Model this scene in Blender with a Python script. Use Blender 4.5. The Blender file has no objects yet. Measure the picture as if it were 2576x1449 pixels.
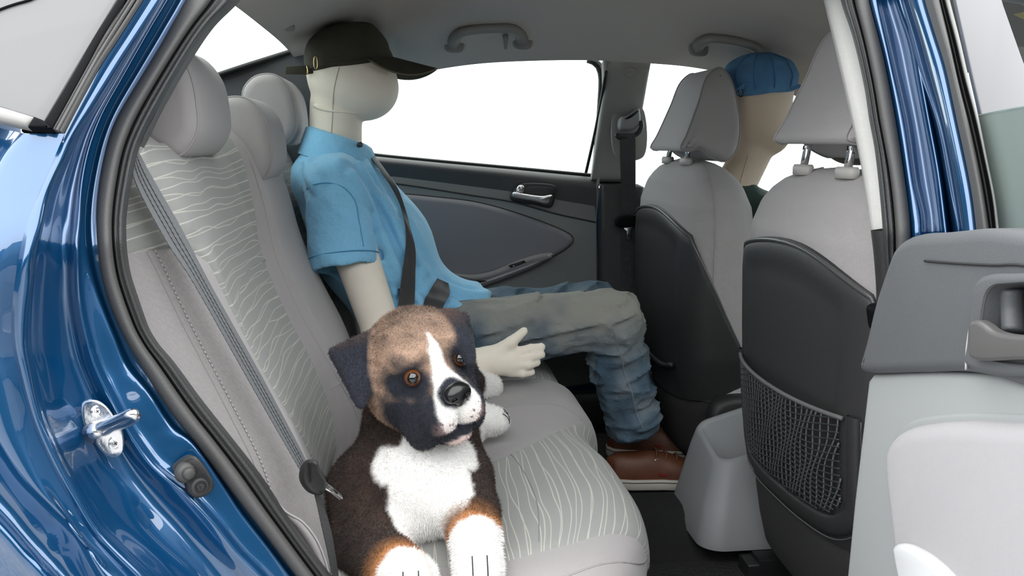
import bpy, bmesh, math
import numpy as np
from mathutils import Vector
RNG = np.random.default_rng(7)
sc = bpy.context.scene
COL = sc.collection

# ------------------------------------------------------------------ camera
F, PSI, TH = 2250.0, math.radians(6.7), math.radians(9.3)
CAM = np.array([0.0, 0.0, 1.02])
fw = np.array([math.sin(PSI)*math.cos(TH), math.cos(PSI)*math.cos(TH), -math.sin(TH)])
rt = np.array([math.cos(PSI), -math.sin(PSI), 0.0])
up = np.cross(rt, fw)
cam = bpy.data.cameras.new('camera')
cam.sensor_width = 36.0
cam.lens = 36.0*F/2576.0
cam.clip_start = 0.02
co = bpy.data.objects.new('camera', cam)
COL.objects.link(co)
co.location = CAM
co.rotation_euler = (math.pi/2-TH, 0, -PSI)
sc.camera = co

# ------------------------------------------------------------------ overcast sky and exposure
w = bpy.data.worlds.new('overcast_sky')
sc.world = w
w.use_nodes = True
wn = w.node_tree
bg = wn.nodes['Background']
tc = wn.nodes.new('ShaderNodeTexCoord')
sx = wn.nodes.new('ShaderNodeSeparateXYZ')
rp = wn.nodes.new('ShaderNodeValToRGB')
wn.links.new(tc.outputs['Generated'], sx.inputs[0])
wn.links.new(sx.outputs['Z'], rp.inputs[0])
rp.color_ramp.elements[0].position = 0.0
rp.color_ramp.elements[0].color = (0.90, 0.95, 1.0, 1)
rp.color_ramp.elements[1].position = 1.0
rp.color_ramp.elements[1].color = (1.0, 1.0, 1.0, 1)
wn.links.new(rp.outputs[0], bg.inputs[0])
bg.inputs[1].default_value = 4.6
vs = sc.view_settings
vs.view_transform = 'Standard'
vs.look = 'None'
vs.exposure = 0.0
vs.gamma = 1.0
vs.use_curve_mapping = False

# ------------------------------------------------------------------ geometry helpers
def ray(px, py):
    return fw + rt*(px-1288.0)/F + up*(724.5-py)/F
def PY(px, py, Y):
    d = ray(px, py); return CAM + d*(Y/d[1])
def PX(px, py, X):
    d = ray(px, py); return CAM + d*(X/d[0])
def PZ(px, py, Z):
    d = ray(px, py); return CAM + d*((Z-CAM[2])/d[2])
def tumble(z): return max(0.0, z-0.92)*0.55
def PT(px, py, Y):            # side of the car leans inwards above the belt line
    p = PY(px, py, Y)
    for _ in range(4): p = PY(px, py, Y+tumble(p[2]))
    return p
A = lambda *p: np.array(p, float)
def nrm(v): v = np.asarray(v, float); return v/max(np.linalg.norm(v), 1e-9)

def spl(pts, n, closed=False):
    P = np.asarray(pts, float)
    if closed: Q = np.vstack([P[-1], P, P[0], P[1]])
    else: Q = np.vstack([2*P[0]-P[1], P, 2*P[-1]-P[-2]])
    segs = len(P) if closed else len(P)-1
    d = np.linalg.norm(np.diff(Q, axis=0), axis=1)**0.5 + 1e-6
    out = []
    m = 24
    for i in range(segs):
        p0, p1, p2, p3 = Q[i:i+4]
        t0 = 0; t1 = d[i]; t2 = t1+d[i+1]; t3 = t2+d[i+2]
        t = np.linspace(t1, t2, m, endpoint=False)[:, None]
        a1 = (t1-t)/(t1-t0)*p0+(t-t0)/(t1-t0)*p1
        a2 = (t2-t)/(t2-t1)*p1+(t-t1)/(t2-t1)*p2
        a3 = (t3-t)/(t3-t2)*p2+(t-t2)/(t3-t2)*p3
        b1 = (t2-t)/(t2-t0)*a1+(t-t0)/(t2-t0)*a2
        b2 = (t3-t)/(t3-t1)*a2+(t-t1)/(t3-t1)*a3
        out.append((t2-t)/(t2-t1)*b1+(t-t1)/(t2-t1)*b2)
    out = np.vstack(out+[[P[0] if closed else P[-1]]])
    s = np.r_[0, np.cumsum(np.linalg.norm(np.diff(out, axis=0), axis=1))]
    tt = np.linspace(0, s[-1], n+1 if closed else n)
    r = np.stack([np.interp(tt, s, out[:, k]) for k in range(P.shape[1])], 1)
    return r[:-1] if closed else r

ORG = {}
def empty(name, loc, label, cat, group=None):
    o = bpy.data.objects.new(name, None)
    o.empty_display_size = 0.05
    COL.objects.link(o)
    o.location = loc
    ORG[o.name] = np.array(loc, float)
    tag(o, label, cat, group)
    return o
def tag(o, label=None, cat=None, group=None, kind=None):
    if label: o['label'] = label
    if cat: o['category'] = cat
    if group: o['group'] = group
    if kind: o['kind'] = kind
    return o

def obj(name, V, Fc, mat, parent=None, smooth=True, sharp=None, uv=None, col=None, label=None, kind=None, cat=None, group=None):
    V = np.asarray(V, float)
    if parent is not None: org = ORG[parent.name]
    else:
        lo, hi = V.min(0), V.max(0)
        org = np.array([(lo[0]+hi[0])/2, (lo[1]+hi[1])/2, lo[2]])
    me = bpy.data.meshes.new(name)
    me.from_pydata((V-org).tolist(), [], [tuple(int(i) for i in f) for f in Fc])
    me.materials.append(mat)
    if smooth:
        me.polygons.foreach_set('use_smooth', [True]*len(me.polygons))
        if sharp: me.set_sharp_from_angle(angle=math.radians(sharp))
    if uv is not None:
        l = me.uv_layers.new(name='UVMap')
        idx = np.zeros(len(me.loops), int); me.loops.foreach_get('vertex_index', idx)
        l.data.foreach_set('uv', np.asarray(uv, float)[idx].ravel())
    if col is not None:
        a = me.color_attributes.new('Col', 'FLOAT_COLOR', 'POINT')
        c = np.ones((len(V), 4)); c[:, :3] = col
        a.data.foreach_set('color', c.ravel())
    me.update()
    o = bpy.data.objects.new(name, me)
    COL.objects.link(o)
    ORG[o.name] = org
    if parent is not None: o.parent = parent
    else: o.location = org
    return tag(o, label, cat, group, kind)

def gridf(nu, nv, cu=False, cv=False):
    f = []
    for i in range(nu if cu else nu-1):
        for j in range(nv if cv else nv-1):
            a = i*nv+j; b = i*nv+(j+1) % nv
            c = ((i+1) % nu)*nv+(j+1) % nv; d = ((i+1) % nu)*nv+j
            f.append((a, b, c, d))
    return f

def sheet(name, G, mat, parent=None, thick=0.0, uv=None, flip=False, **k):
    G = np.asarray(G, float); nu, nv = G.shape[:2]
    f = gridf(nu, nv)
    V = G.reshape(-1, 3)
    if thick:
        du = np.gradient(G, axis=0); dv = np.gradient(G, axis=1)
        N = np.cross(du, dv); N /= np.linalg.norm(N, axis=2, keepdims=True)+1e-12
        if flip: N = -N
        B = (G-N*thick).reshape(-1, 3)
        n = len(V)
        V = np.vstack([V, B])
        f2 = [tuple(n+i for i in q[::-1]) for q in f]
        ring = [i*nv for i in range(nu)]+[(nu-1)*nv+j for j in range(1, nv)]+[i*nv+nv-1 for i in range(nu-2, -1, -1)]+list(range(nv-2, 0, -1))
        rim = [(ring[q], ring[(q+1) % len(ring)], n+ring[(q+1) % len(ring)], n+ring[q]) for q in range(len(ring))]
        f = f+f2+rim
        if uv is not None: uv = np.vstack([uv.reshape(-1, 2)]*2)
        k.setdefault('sharp', 50)
    elif uv is not None: uv = uv.reshape(-1, 2)
    if flip: f = [q[::-1] for q in f]
    return obj(name, V, f, mat, parent, uv=uv, **k)

def skin(curves, nacross, nalong, wrap=lambda c: c):
    C = np.array([spl(c, nalong) for c in curves])           # curves x along x 3
    return np.array([spl(C[:, j], nacross) for j in range(nalong)]).transpose(1, 0, 2)

def loft(rings, caps=True):
    R = np.asarray(rings, float); nu, nv = R.shape[:2]
    V = R.reshape(-1, 3); f = gridf(nu, nv, cv=True)
    if caps:
        V = np.vstack([V, R[0].mean(0), R[-1].mean(0)]); a = nu*nv
        f += [(a, (j+1) % nv, j) for j in range(nv)]
        f += [(a+1, (nu-1)*nv+j, (nu-1)*nv+(j+1) % nv) for j in range(nv)]
    return V, f

def frames(P):
    T = np.gradient(P, axis=0); T /= np.linalg.norm(T, axis=1, keepdims=True)+1e-12
    n = np.cross(T[0], [0, 0, 1.0])
    if np.linalg.norm(n) < 1e-3: n = np.cross(T[0], [0, 1.0, 0])
    N = []
    for t in T:
        n = n-t*np.dot(n, t); n = nrm(n); N.append(n)
    N = np.array(N)
    return T, N, np.cross(T, N)

def tube(P, r, k=8, n=None, closed=False, caps=True, flat=1.0):
    P = np.asarray(P, float)
    if n: P = spl(P, n, closed)
    T, N, B = frames(P)
    r = np.broadcast_to(np.asarray(r, float), (len(P),)) if np.ndim(r) < 2 else r
    a = np.linspace(0, 2*math.pi, k, endpoint=False)
    R = P[:, None]+r[:, None, None]*(np.cos(a)[None, :, None]*N[:, None]+flat*np.sin(a)[None, :, None]*B[:, None])
    if closed:
        V = R.reshape(-1, 3); return V, gridf(len(P), k, cu=True, cv=True)
    return loft(R, caps)

def join(*parts):
    V = []; Fc = []; o = 0
    for v, f in parts:
        V.append(np.asarray(v)); Fc += [tuple(i+o for i in q) for q in f]; o += len(v)
    return np.vstack(V), Fc

def lens(poly, inset):
    """offset a closed 2-D polygon inwards"""
    P = np.asarray(poly, float); n = len(P)
    a = np.roll(P, 1, 0); b = np.roll(P, -1, 0)
    t = b-a; t /= np.linalg.norm(t, axis=1, keepdims=True)+1e-12
    area = 0.5*np.sum(P[:, 0]*np.roll(P[:, 1], -1)-np.roll(P[:, 0], -1)*P[:, 1])
    nn = np.stack([-t[:, 1], t[:, 0]], 1)*(1 if area > 0 else -1)
    return P+nn*inset

def plate(P3, nd, thick, bev=0.004, steps=3, crown=0.0, smooth_n=None, back=True):
    """solid panel: outline P3 (closed, roughly planar), grown along nd by thick with a rounded rim"""
    P3 = np.asarray(P3, float); nd = nrm(nd)
    if smooth_n: P3 = spl(P3, smooth_n, True)
    c = P3.mean(0)
    e1 = nrm(np.cross(nd, [0.13, 0.21, 0.97])); e2 = np.cross(nd, e1)
    q = np.stack([(P3-c)@e1, (P3-c)@e2], 1)
    hgt = (P3-c)@nd
    rings = []
    def ring(inset, h):
        z = lens(q, inset)
        return c+z[:, :1]*e1+z[:, 1:]*e2+nd*(hgt[:, None]+h)
    if back: rings.append(ring(0, 0))
    for s in range(steps+1):
        a = s/steps*math.pi/2
        rings.append(ring(bev*(1-math.cos(a)), thick-bev+bev*math.sin(a)))
    V = np.vstack(rings); n = len(q)
    f = gridf(len(rings), n, cv=True)
    last = (len(rings)-1)*n
    if crown:
        Rm = rings[-1]; cc = Rm.mean(0)
        for s in (0.75, 0.5, 0.25):
            V = np.vstack([V, cc+(Rm-cc)*s+nd*crown*(1-s*s)])
            m = len(V)//n-1
            f += [((m-1)*n+j, (m-1)*n+(j+1) % n, m*n+(j+1) % n, m*n+j) for j in range(n)]
        V = np.vstack([V, cc+nd*crown]); m = len(V)//n-1
        f += [(m*n+0-0+j, m*n+(j+1) % n, len(V)-1) for j in range(n)] if False else [(len(V)-1-n+j, len(V)-1-n+(j+1) % n, len(V)-1) for j in range(n)]
    else:
        f.append(tuple(range(last, last+n)))
    if back: f.append(tuple(range(n-1, -1, -1)))
    # orientation
    area = 0.5*np.sum(q[:, 0]*np.roll(q[:, 1], -1)-np.roll(q[:, 0], -1)*q[:, 1])
    if area < 0: f = [t[::-1] for t in f]
    return V, f

def cut(o, V, Fc):
    """take a pocket out of a panel"""
    bm = bmesh.new(); bm.from_mesh(o.data); bmesh.ops.remove_doubles(bm, verts=bm.verts, dist=1e-5); bmesh.ops.recalc_face_normals(bm, faces=bm.faces); bm.to_mesh(o.data); bm.free()
    me = bpy.data.meshes.new('cutter'); org = ORG[o.parent.name] if o.parent else ORG[o.name]
    me.from_pydata((np.asarray(V)-org).tolist(), [], [tuple(int(i) for i in f) for f in Fc])
    bm = bmesh.new(); bm.from_mesh(me); bmesh.ops.recalc_face_normals(bm, faces=bm.faces); bm.to_mesh(me); bm.free(); me.update()
    c = bpy.data.objects.new('cutter', me); COL.objects.link(c)
    if o.parent: c.location = o.parent.location
    else: c.location = o.location
    md = o.modifiers.new('cut', 'BOOLEAN'); md.operation = 'DIFFERENCE'; md.object = c; md.solver = 'EXACT'
    bpy.context.view_layer.update()
    dg_ = bpy.context.evaluated_depsgraph_get()
    nm = bpy.data.meshes.new_from_object(o.evaluated_get(dg_))
    o.modifiers.clear(); old = o.data; o.data = nm; nm.name = old.name
    bpy.data.objects.remove(c); bpy.data.meshes.remove(me); bpy.data.meshes.remove(old)

def plate_hole(P3, nd, thick, bev, hole, depth):
    """panel with an opening: the hole outline lies in the front face, its wall runs back by depth"""
    V, f = plate(P3, nd, thick, bev, 5)
    n = len(P3); nr = len(V)//n
    cap = [k for k in f if len(k) == n]
    f = [k for k in f if len(k) != n]
    last = list(range((nr-1)*n, nr*n))
    hole = np.asarray(hole, float); m = len(hole); o = len(V)
    V = np.vstack([V, hole, hole-nrm(nd)*depth])
    bm = bmesh.new()
    vs_ = {i: bm.verts.new(V[i]) for i in last+list(range(o, o+m))}
    inv = {v: i for i, v in vs_.items()}
    ed = [bm.edges.new((vs_[last[i]], vs_[last[(i+1) % n]])) for i in range(n)]
    ed += [bm.edges.new((vs_[o+i], vs_[o+(i+1) % m])) for i in range(m)]
    r = bmesh.ops.triangle_fill(bm, edges=ed, use_beauty=True, use_dissolve=False)
    nd = nrm(nd)
    for q in bm.faces:
        ids = [inv[v] for v in q.verts]
        nn_ = np.cross(V[ids[1]]-V[ids[0]], V[ids[2]]-V[ids[0]])
        f.append(tuple(ids) if nn_@nd > 0 else tuple(ids[::-1]))
    bm.free()
    f += [(o+i, o+(i+1) % m, o+m+(i+1) % m, o+m+i) for i in range(m)]
    f.append(tuple(range(n-1, -1, -1)))
    return V, f

def pillow(prof, yc, w, r=0.03, k=7, wz=None, n=40, nx=None):
    """side profile (x,z) extruded across the car with rounded ends"""
    prof = spl(prof, n, True)
    c = prof.mean(0)
    R = []
    s = np.r_[-np.cos(np.linspace(0, math.pi/2, k)), np.linspace(-0.0, 0.0, 0), ]
    ends = [(-(w/2)+r*(1-math.cos(a)), r*(1-math.sin(a))) for a in np.linspace(0.0, math.pi/2, k)]
    mids = [(y, 0.0) for y in np.linspace(-(w/2-r), w/2-r, 6)[1:-1]]
    lay = ends+mids+[(-y, i) for y, i in ends[::-1]]
    for y, ins in lay:
        q = lens(prof, ins)
        sc_ = np.ones(len(q)) if wz is None else np.array([wz(z) for z in q[:, 1]])
        R.append(np.stack([q[:, 0], yc+y*sc_, q[:, 1]], 1))
    return loft(R)

def ribbon(L, Rr, thick=0.0016, n=60):
    """belt webbing between two edge lines"""
    a, b = spl(L, n), spl(Rr, n)
    m = 7
    G = np.array([a+(b-a)*t for t in np.linspace(0, 1, m)])
    return G.transpose(1, 0, 2)

# ------------------------------------------------------------------ distance-field modelling for soft shapes
def surfnet(fn, lo, hi, h):
    ax = [np.arange(lo[i], hi[i]+h, h) for i in range(3)]
    X, Y, Z = np.meshgrid(*ax, indexing='ij')
    P = np.stack([X, Y, Z], -1).astype(np.float32)
    v = np.empty(P.shape[:3], np.float32)
    B = 6; nb = [-(-P.shape[i]//B) for i in range(3)]
    cs = [np.minimum(np.arange(nb[i])*B+B//2, P.shape[i]-1) for i in range(3)]
    cv = fn(P[np.ix_(*cs)])
    near = np.abs(cv) < B*h*1.6
    full = np.repeat(np.repeat(np.repeat(near, B, 0), B, 1), B, 2)[:P.shape[0], :P.shape[1], :P.shape[2]]
    v[:] = np.repeat(np.repeat(np.repeat(cv, B, 0), B, 1), B, 2)[:P.shape[0], :P.shape[1], :P.shape[2]]
    v[full] = fn(P[full])
    ins = v < 0
    S = np.array(v.shape)
    acc = np.zeros(tuple(S-1)+(3,), np.float32); cnt = np.zeros(tuple(S-1), np.float32)
    quads = []
    for a in range(3):
        sl0 = [slice(None)]*3; sl1 = [slice(None)]*3
        sl0[a] = slice(0, -1); sl1[a] = slice(1, None)
        v0, v1 = v[tuple(sl0)], v[tuple(sl1)]
        cr = (v0 < 0) != (v1 < 0)
        I = np.argwhere(cr)
        if len(I) == 0: continue
        a0 = v0[cr]; a1 = v1[cr]; t = a0/(a0-a1)
        pos = I.astype(np.float32); pos[:, a] += t
        b, c = (a+1) % 3, (a+2) % 3
        ids = []
        ok = np.ones(len(I), bool)
        for db, dc in ((0, 0), (-1, 0), (-1, -1), (0, -1)):
            J = I.copy(); J[:, b] += db; J[:, c] += dc
            good = (J >= 0).all(1) & (J < S-1).all(1)
            ok &= good
            g = J[good]
            np.add.at(acc, (g[:, 0], g[:, 1], g[:, 2]), pos[good]); np.add.at(cnt, (g[:, 0], g[:, 1], g[:, 2]), 1)
            ids.append(J)
        quads.append((ids, ok, a0 < 0))
    use = cnt > 0
    idx = -np.ones(use.shape, int); idx[use] = np.arange(use.sum())
    V = acc[use]/cnt[use][:, None]*h+np.array([ax[0][0], ax[1][0], ax[2][0]])
    Fc = []
    for ids, ok, s in quads:
        q = np.stack([idx[J[ok][:, 0], J[ok][:, 1], J[ok][:, 2]] for J in ids], 1)
        s = s[ok]
        q[~s] = q[~s][:, ::-1]
        Fc.append(q)
    return V.astype(float), np.vstack(Fc)
def sm(a, b, k):
    h = np.clip(0.5+0.5*(b-a)/k, 0, 1)
    return b+(a-b)*h-k*h*(1-h)
def cone(P, a, b, ra, rb, sq=None):
    a = np.asarray(a, np.float32); b = np.asarray(b, np.float32)
    ba = b-a; pa = P-a
    t = np.clip((pa@ba)/(ba@ba), 0, 1)
    d = pa-t[..., None]*ba
    if sq is not None: d = d*np.asarray(sq, np.float32)
    return np.linalg.norm(d, axis=-1)-(ra+(rb-ra)*t)
def ell(P, c, r, M=None):
    q = P-np.asarray(c, np.float32)
    if M is not None: q = q@np.asarray(M, np.float32).T
    r = np.asarray(r, np.float32)
    k0 = np.linalg.norm(q/r, axis=-1); k1 = np.linalg.norm(q/(r*r), axis=-1)
    return k0*(k0-1)/(k1+1e-9)
def usm(ds, k):
    d = ds[0]
    for e in ds[1:]: d = sm(d, e, k)
    return d
def vnoise(P, s, seed=0):
    q = np.asarray(P)*s
    i = np.floor(q).astype(np.int64); f = q-i; f = f*f*(3-2*f)
    def hsh(x, y, z):
        n = x*73856093 ^ y*19349663 ^ z*83492791 ^ (seed*2654435)
        n = (n ^ (n >> 13))*1274126177
        return ((n ^ (n >> 16)) & 0xffff)/65535.0
    r = 0
    for a in (0, 1):
        for b in (0, 1):
            for c in (0, 1):
                wgt = (f[..., 0] if a else 1-f[..., 0])*(f[..., 1] if b else 1-f[..., 1])*(f[..., 2] if c else 1-f[..., 2])
                r = r+wgt*hsh(i[..., 0]+a, i[..., 1]+b, i[..., 2]+c)
    return r

# ------------------------------------------------------------------ materials
MATS = {}
def mat(name, col, rough=0.6, metal=0.0, coat=0.0, bump=None, vary=0.0, spec=0.5, sheen=0.0, attr=False, mscale=40):
    m = bpy.data.materials.new(name); m.use_nodes = True
    nt = m.node_tree; b = nt.nodes['Principled BSDF']
    b.inputs['Base Color'].default_value = (*col, 1)
    b.inputs['Roughness'].default_value = rough
    b.inputs['Metallic'].default_value = metal
    b.inputs['Coat Weight'].default_value = coat
    b.inputs['Coat Roughness'].default_value = 0.02
    b.inputs['Specular IOR Level'].default_value = spec
    b.inputs['Sheen Weight'].default_value = sheen
    t = nt.nodes.new('ShaderNodeTexCoord')
    if attr:
        at = nt.nodes.new('ShaderNodeAttribute'); at.attribute_name = 'Col'
        nt.links.new(at.outputs['Color'], b.inputs['Base Color'])
    elif vary:
        nz = nt.nodes.new('ShaderNodeTexNoise'); nz.inputs['Scale'].default_value = mscale; nz.inputs['Detail'].default_value = 6
        nt.links.new(t.outputs['Object'], nz.inputs['Vector'])
        r = nt.nodes.new('ShaderNodeValToRGB')
        for i, s in ((0, 1-vary), (1, 1+vary)):
            r.color_ramp.elements[i].position = 0.3+0.4*i
            r.color_ramp.elements[i].color = tuple(min(1, c*s) for c in col)+(1,)
        nt.links.new(nz.outputs[0], r.inputs[0]); nt.links.new(r.outputs[0], b.inputs['Base Color'])
    if bump:
        kind, scale, dist = bump
        if kind == 'noise':
            x = nt.nodes.new('ShaderNodeTexNoise'); x.inputs['Scale'].default_value = scale; x.inputs['Detail'].default_value = 3
        elif kind == 'voro':
            x = nt.nodes.new('ShaderNodeTexVoronoi'); x.inputs['Scale'].default_value = scale
        else:
            x = nt.nodes.new('ShaderNodeTexWave'); x.inputs['Scale'].default_value = scale
            x.bands_direction = 'DIAGONAL'; x.inputs['Distortion'].default_value = 0.4
        nt.links.new(t.outputs['Object'], x.inputs['Vector'])
        bp = nt.nodes.new('ShaderNodeBump'); bp.inputs['Distance'].default_value = dist; bp.inputs['Strength'].default_value = 1.0
        nt.links.new(x.outputs[0], bp.inputs['Height']); nt.links.new(bp.outputs[0], b.inputs['Normal'])
    MATS[name] = m
    return m

def patterned(name, base, line, freq=62.0):
    """woven seat cloth: pale wavy lines running across the seat (u across in m, v along in m)"""
    m = bpy.data.materials.new(name); m.use_nodes = True
    nt = m.node_tree; L = nt.links; N = nt.nodes; b = N['Principled BSDF']
    b.inputs['Roughness'].default_value = 0.85
    b.inputs['Sheen Weight'].default_value = 0.15
    uv = N.new('ShaderNodeUVMap')
    sp = N.new('ShaderNodeSeparateXYZ'); L.new(uv.outputs[0], sp.inputs[0])
    def mth(op, a, c=None, d=None):
        x = N.new('ShaderNodeMath'); x.operation = op
        for i, v in enumerate((a, c, d)):
            if v is None: continue
            if isinstance(v, (int, float)): x.inputs[i].default_value = v
            else: L.new(v, x.inputs[i])
        return x.outputs[0]
    def lines(su, sv, amp, fq, seed, w0):
        cb = N.new('ShaderNodeCombineXYZ')
        L.new(mth('MULTIPLY', sp.outputs[0], su), cb.inputs[0]); L.new(mth('MULTIPLY', sp.outputs[1], sv), cb.inputs[1])
        cb.inputs[2].default_value = seed
        nz = N.new('ShaderNodeTexNoise'); nz.inputs['Scale'].default_value = 1.0; nz.inputs['Detail'].default_value = 0.0
        L.new(cb.outputs[0], nz.inputs['Vector'])
        v = mth('ADD', mth('MULTIPLY', sp.outputs[1], fq), mth('MULTIPLY', nz.outputs[0], amp))
        fr = mth('ABSOLUTE', mth('SUBTRACT', mth('FRACT', v), 0.5))
        return mth('SUBTRACT', 1.0, mth('SMOOTH_MIN', mth('DIVIDE', fr, w0), 1.0, 0.3))
    a = lines(8.0, 13.0, 1.0, freq, 0.0, 0.072)
    c = lines(7.0, 12.0, 1.25, freq*0.66, 7.3, 0.048)
    k = mth('MAXIMUM', a, c)
    mx = N.new('ShaderNodeMix'); mx.data_type = 'RGBA'
    L.new(mth('MULTIPLY', mth('MAXIMUM', k, 0.0), 0.8), mx.inputs[0])
    mx.inputs[6].default_value = (*base, 1); mx.inputs[7].default_value = (*line, 1)
    L.new(mx.outputs[2], b.inputs['Base Color'])
    wv = N.new('ShaderNodeTexNoise'); wv.inputs['Scale'].default_value = 1400
    t = N.new('ShaderNodeTexCoord'); L.new(t.outputs['Object'], wv.inputs['Vector'])
    bp = N.new('ShaderNodeBump'); bp.inputs['Distance'].default_value = 0.0006
    L.new(mth('ADD', wv.outputs[0], mth('MULTIPLY', k, 0.6)), bp.inputs['Height']); L.new(bp.outputs[0], b.inputs['Normal'])
    return m

def glass(name, tint=(0.76, 0.79, 0.77), gloss=0.025, haze=0.0, hazecol=(0.5, 0.5, 0.5)):
    m = bpy.data.materials.new(name); m.use_nodes = True
    nt = m.node_tree; N = nt.nodes; L = nt.links
    N.remove(N['Principled BSDF'])
    tr = N.new('ShaderNodeBsdfTransparent'); tr.inputs[0].default_value = (*tint, 1)
    gl = N.new('ShaderNodeBsdfGlossy'); gl.inputs['Roughness'].default_value = 0.02
    mx = N.new('ShaderNodeMixShader'); mx.inputs[0].default_value = gloss
    L.new(tr.outputs[0], mx.inputs[1]); L.new(gl.outputs[0], mx.inputs[2])
    last = mx
    if haze:
        df = N.new('ShaderNodeBsdfDiffuse'); df.inputs[0].default_value = (*hazecol, 1)
        m2 = N.new('ShaderNodeMixShader'); m2.inputs[0].default_value = haze
        L.new(mx.outputs[0], m2.inputs[1]); L.new(df.outputs[0], m2.inputs[2]); last = m2
    L.new(last.outputs[0], N['Material Output'].inputs[0])
    return m

M_paint = mat('blue_paint', (0.0005, 0.066, 0.185), 0.30, 0.55, 1.0)
M_paint.node_tree.nodes['Principled BSDF'].inputs['Coat IOR'].default_value = 1.9
M_seal = mat('seal_vinyl', (0.070, 0.068, 0.066), 0.55, bump=('noise', 900, 0.0004))
M_bulb = mat('seal_rubber', (0.026, 0.026, 0.026), 0.5, bump=('noise', 700, 0.0005))
M_black = mat('black_plastic', (0.012, 0.012, 0.013), 0.4)
M_dark = mat('charcoal_plastic', (0.021, 0.0205, 0.021), 0.5, bump=('voro', 900, 0.0002))
M_carpet = mat('black_carpet', (0.010, 0.010, 0.010), 0.95, bump=('noise', 600, 0.002))
M_felt = mat('charcoal_felt', (0.022, 0.021, 0.020), 0.95, bump=('noise', 900, 0.0015))
M_fab = mat('grey_seat_cloth', (0.325, 0.305, 0.302), 0.85, bump=('twill', 260, 0.0003), sheen=0.2)
M_fabf = mat('grey_seat_cloth_plain', (0.315, 0.296, 0.293), 0.85, bump=('noise', 1500, 0.0005), sheen=0.2)
M_pat = patterned('woven_seat_cloth', (0.265, 0.268, 0.252), (0.60, 0.57, 0.50))
M_head = mat('headliner_cloth', (0.47, 0.44, 0.41), 0.95, bump=('noise', 1200, 0.0006))
M_gtrim = mat('grey_pillar_trim', (0.26, 0.252, 0.24), 0.7, bump=('noise', 800, 0.0003))
M_ltrim = mat('pale_pillar_cloth', (0.46, 0.45, 0.43), 0.85, bump=('twill', 300, 0.00015))
M_bin = mat('grey_console_plastic', (0.22, 0.225, 0.23), 0.55, bump=('noise', 1200, 0.0002))
M_chrome = mat('chrome', (0.85, 0.85, 0.86), 0.08, 1.0)
M_zinc = mat('zinc_steel', (0.72, 0.73, 0.75), 0.22, 1.0, bump=('noise', 300, 0.0002))
M_glass = glass('clear_glass')
M_web = mat('belt_webbing', (0.125, 0.13, 0.135), 0.6, bump=('twill', 220, 0.0003))
M_webd = mat('dark_belt_webbing', (0.045, 0.045, 0.047), 0.5, bump=('twill', 220, 0.0006))
M_stitch = mat('pale_thread', (0.42, 0.40, 0.39), 0.8)
M_seam = mat('grey_seam', (0.29, 0.272, 0.268), 0.9)
# ================================================================== THE SETTING
# ground outside
a = np.linspace(0, 2*math.pi, 48, endpoint=False)
gv = np.vstack([[np.cos(a)*9, np.sin(a)*9+1.5, a*0]]).T
M_asph = mat('concrete_paving', (0.36, 0.355, 0.345), 0.9, bump=('noise', 60, 0.01), vary=0.25)
g = obj('ground', np.vstack([gv, gv+[0, 0, -0.1]]), [tuple(range(48))]+[(i, 48+i, 48+(i+1) % 48, (i+1) % 48) for i in range(48)], M_asph, smooth=False)
tag(g, 'pale concrete ground under the car', None, kind='structure')

# unseen dark foliage added behind the camera for the blue paint to reflect
hx = np.linspace(-9, 9, 140); hz = np.linspace(0, 2.4, 30)
hn_ = vnoise(np.stack(np.broadcast_arrays(hx[None, :, None], 0.0, hz[:, None, None]), -1)[..., 0, :], 3.0, 4)
G = np.array([[(x, -5.6-0.25*math.cos(z*1.1)+0.5*hn_[i, j]-0.35*(z/2.7)**6, z) for j, x in enumerate(hx)] for i, z in enumerate(hz)])
hg = sheet('added_hedge', G, mat('added_dark_foliage', (0.012, 0.020, 0.010), 0.9, bump=('noise', 14, 0.05), vary=0.5), thick=0.6, flip=True)
tag(hg, 'unseen dark foliage wall added for the paint to reflect', None, kind='structure')
# floor pan with centre tunnel
xs = np.linspace(-0.25, 1.6, 40); ys = np.linspace(0.95, 2.42, 60)
FZ = 0.232
def floor_z(x, y):
    z = FZ+0.07*np.exp(-((y-1.68)/0.09)**4)
    z = z+0.10*np.clip((0.14-x)/0.2, 0, 1)
    z = z+0.20*np.clip((x-1.2)/0.3, 0, 1)
    return z
G = np.array([[(x, y, floor_z(x, y)) for y in ys] for x in xs])
fl = sheet('floor', G, M_carpet, thick=0.05, flip=False)
tag(fl, 'black carpeted car floor', None, kind='structure')
mw = np.array([[(x, y, floor_z(x, y)+0.006) for y in np.linspace(1.83, 2.25, 20)] for x in np.linspace(0.30, 0.84, 24)])
M_mat = mat('rubber_mat', (0.016, 0.016, 0.016), 0.7, bump=('voro', 160, 0.002))
tag(sheet('floor_mat', mw, M_mat, thick=0.012), 'thin black floor mat under the brown shoes', 'floor mat')
mw = np.array([[(x, y, floor_z(x, y)+0.006) for y in np.linspace(1.08, 1.53, 20)] for x in np.linspace(0.30, 0.84, 24)])
tag(sheet('floor_mat', mw, M_mat, thick=0.012), 'thin black floor mat in front of the near cushion', 'floor mat')

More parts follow.
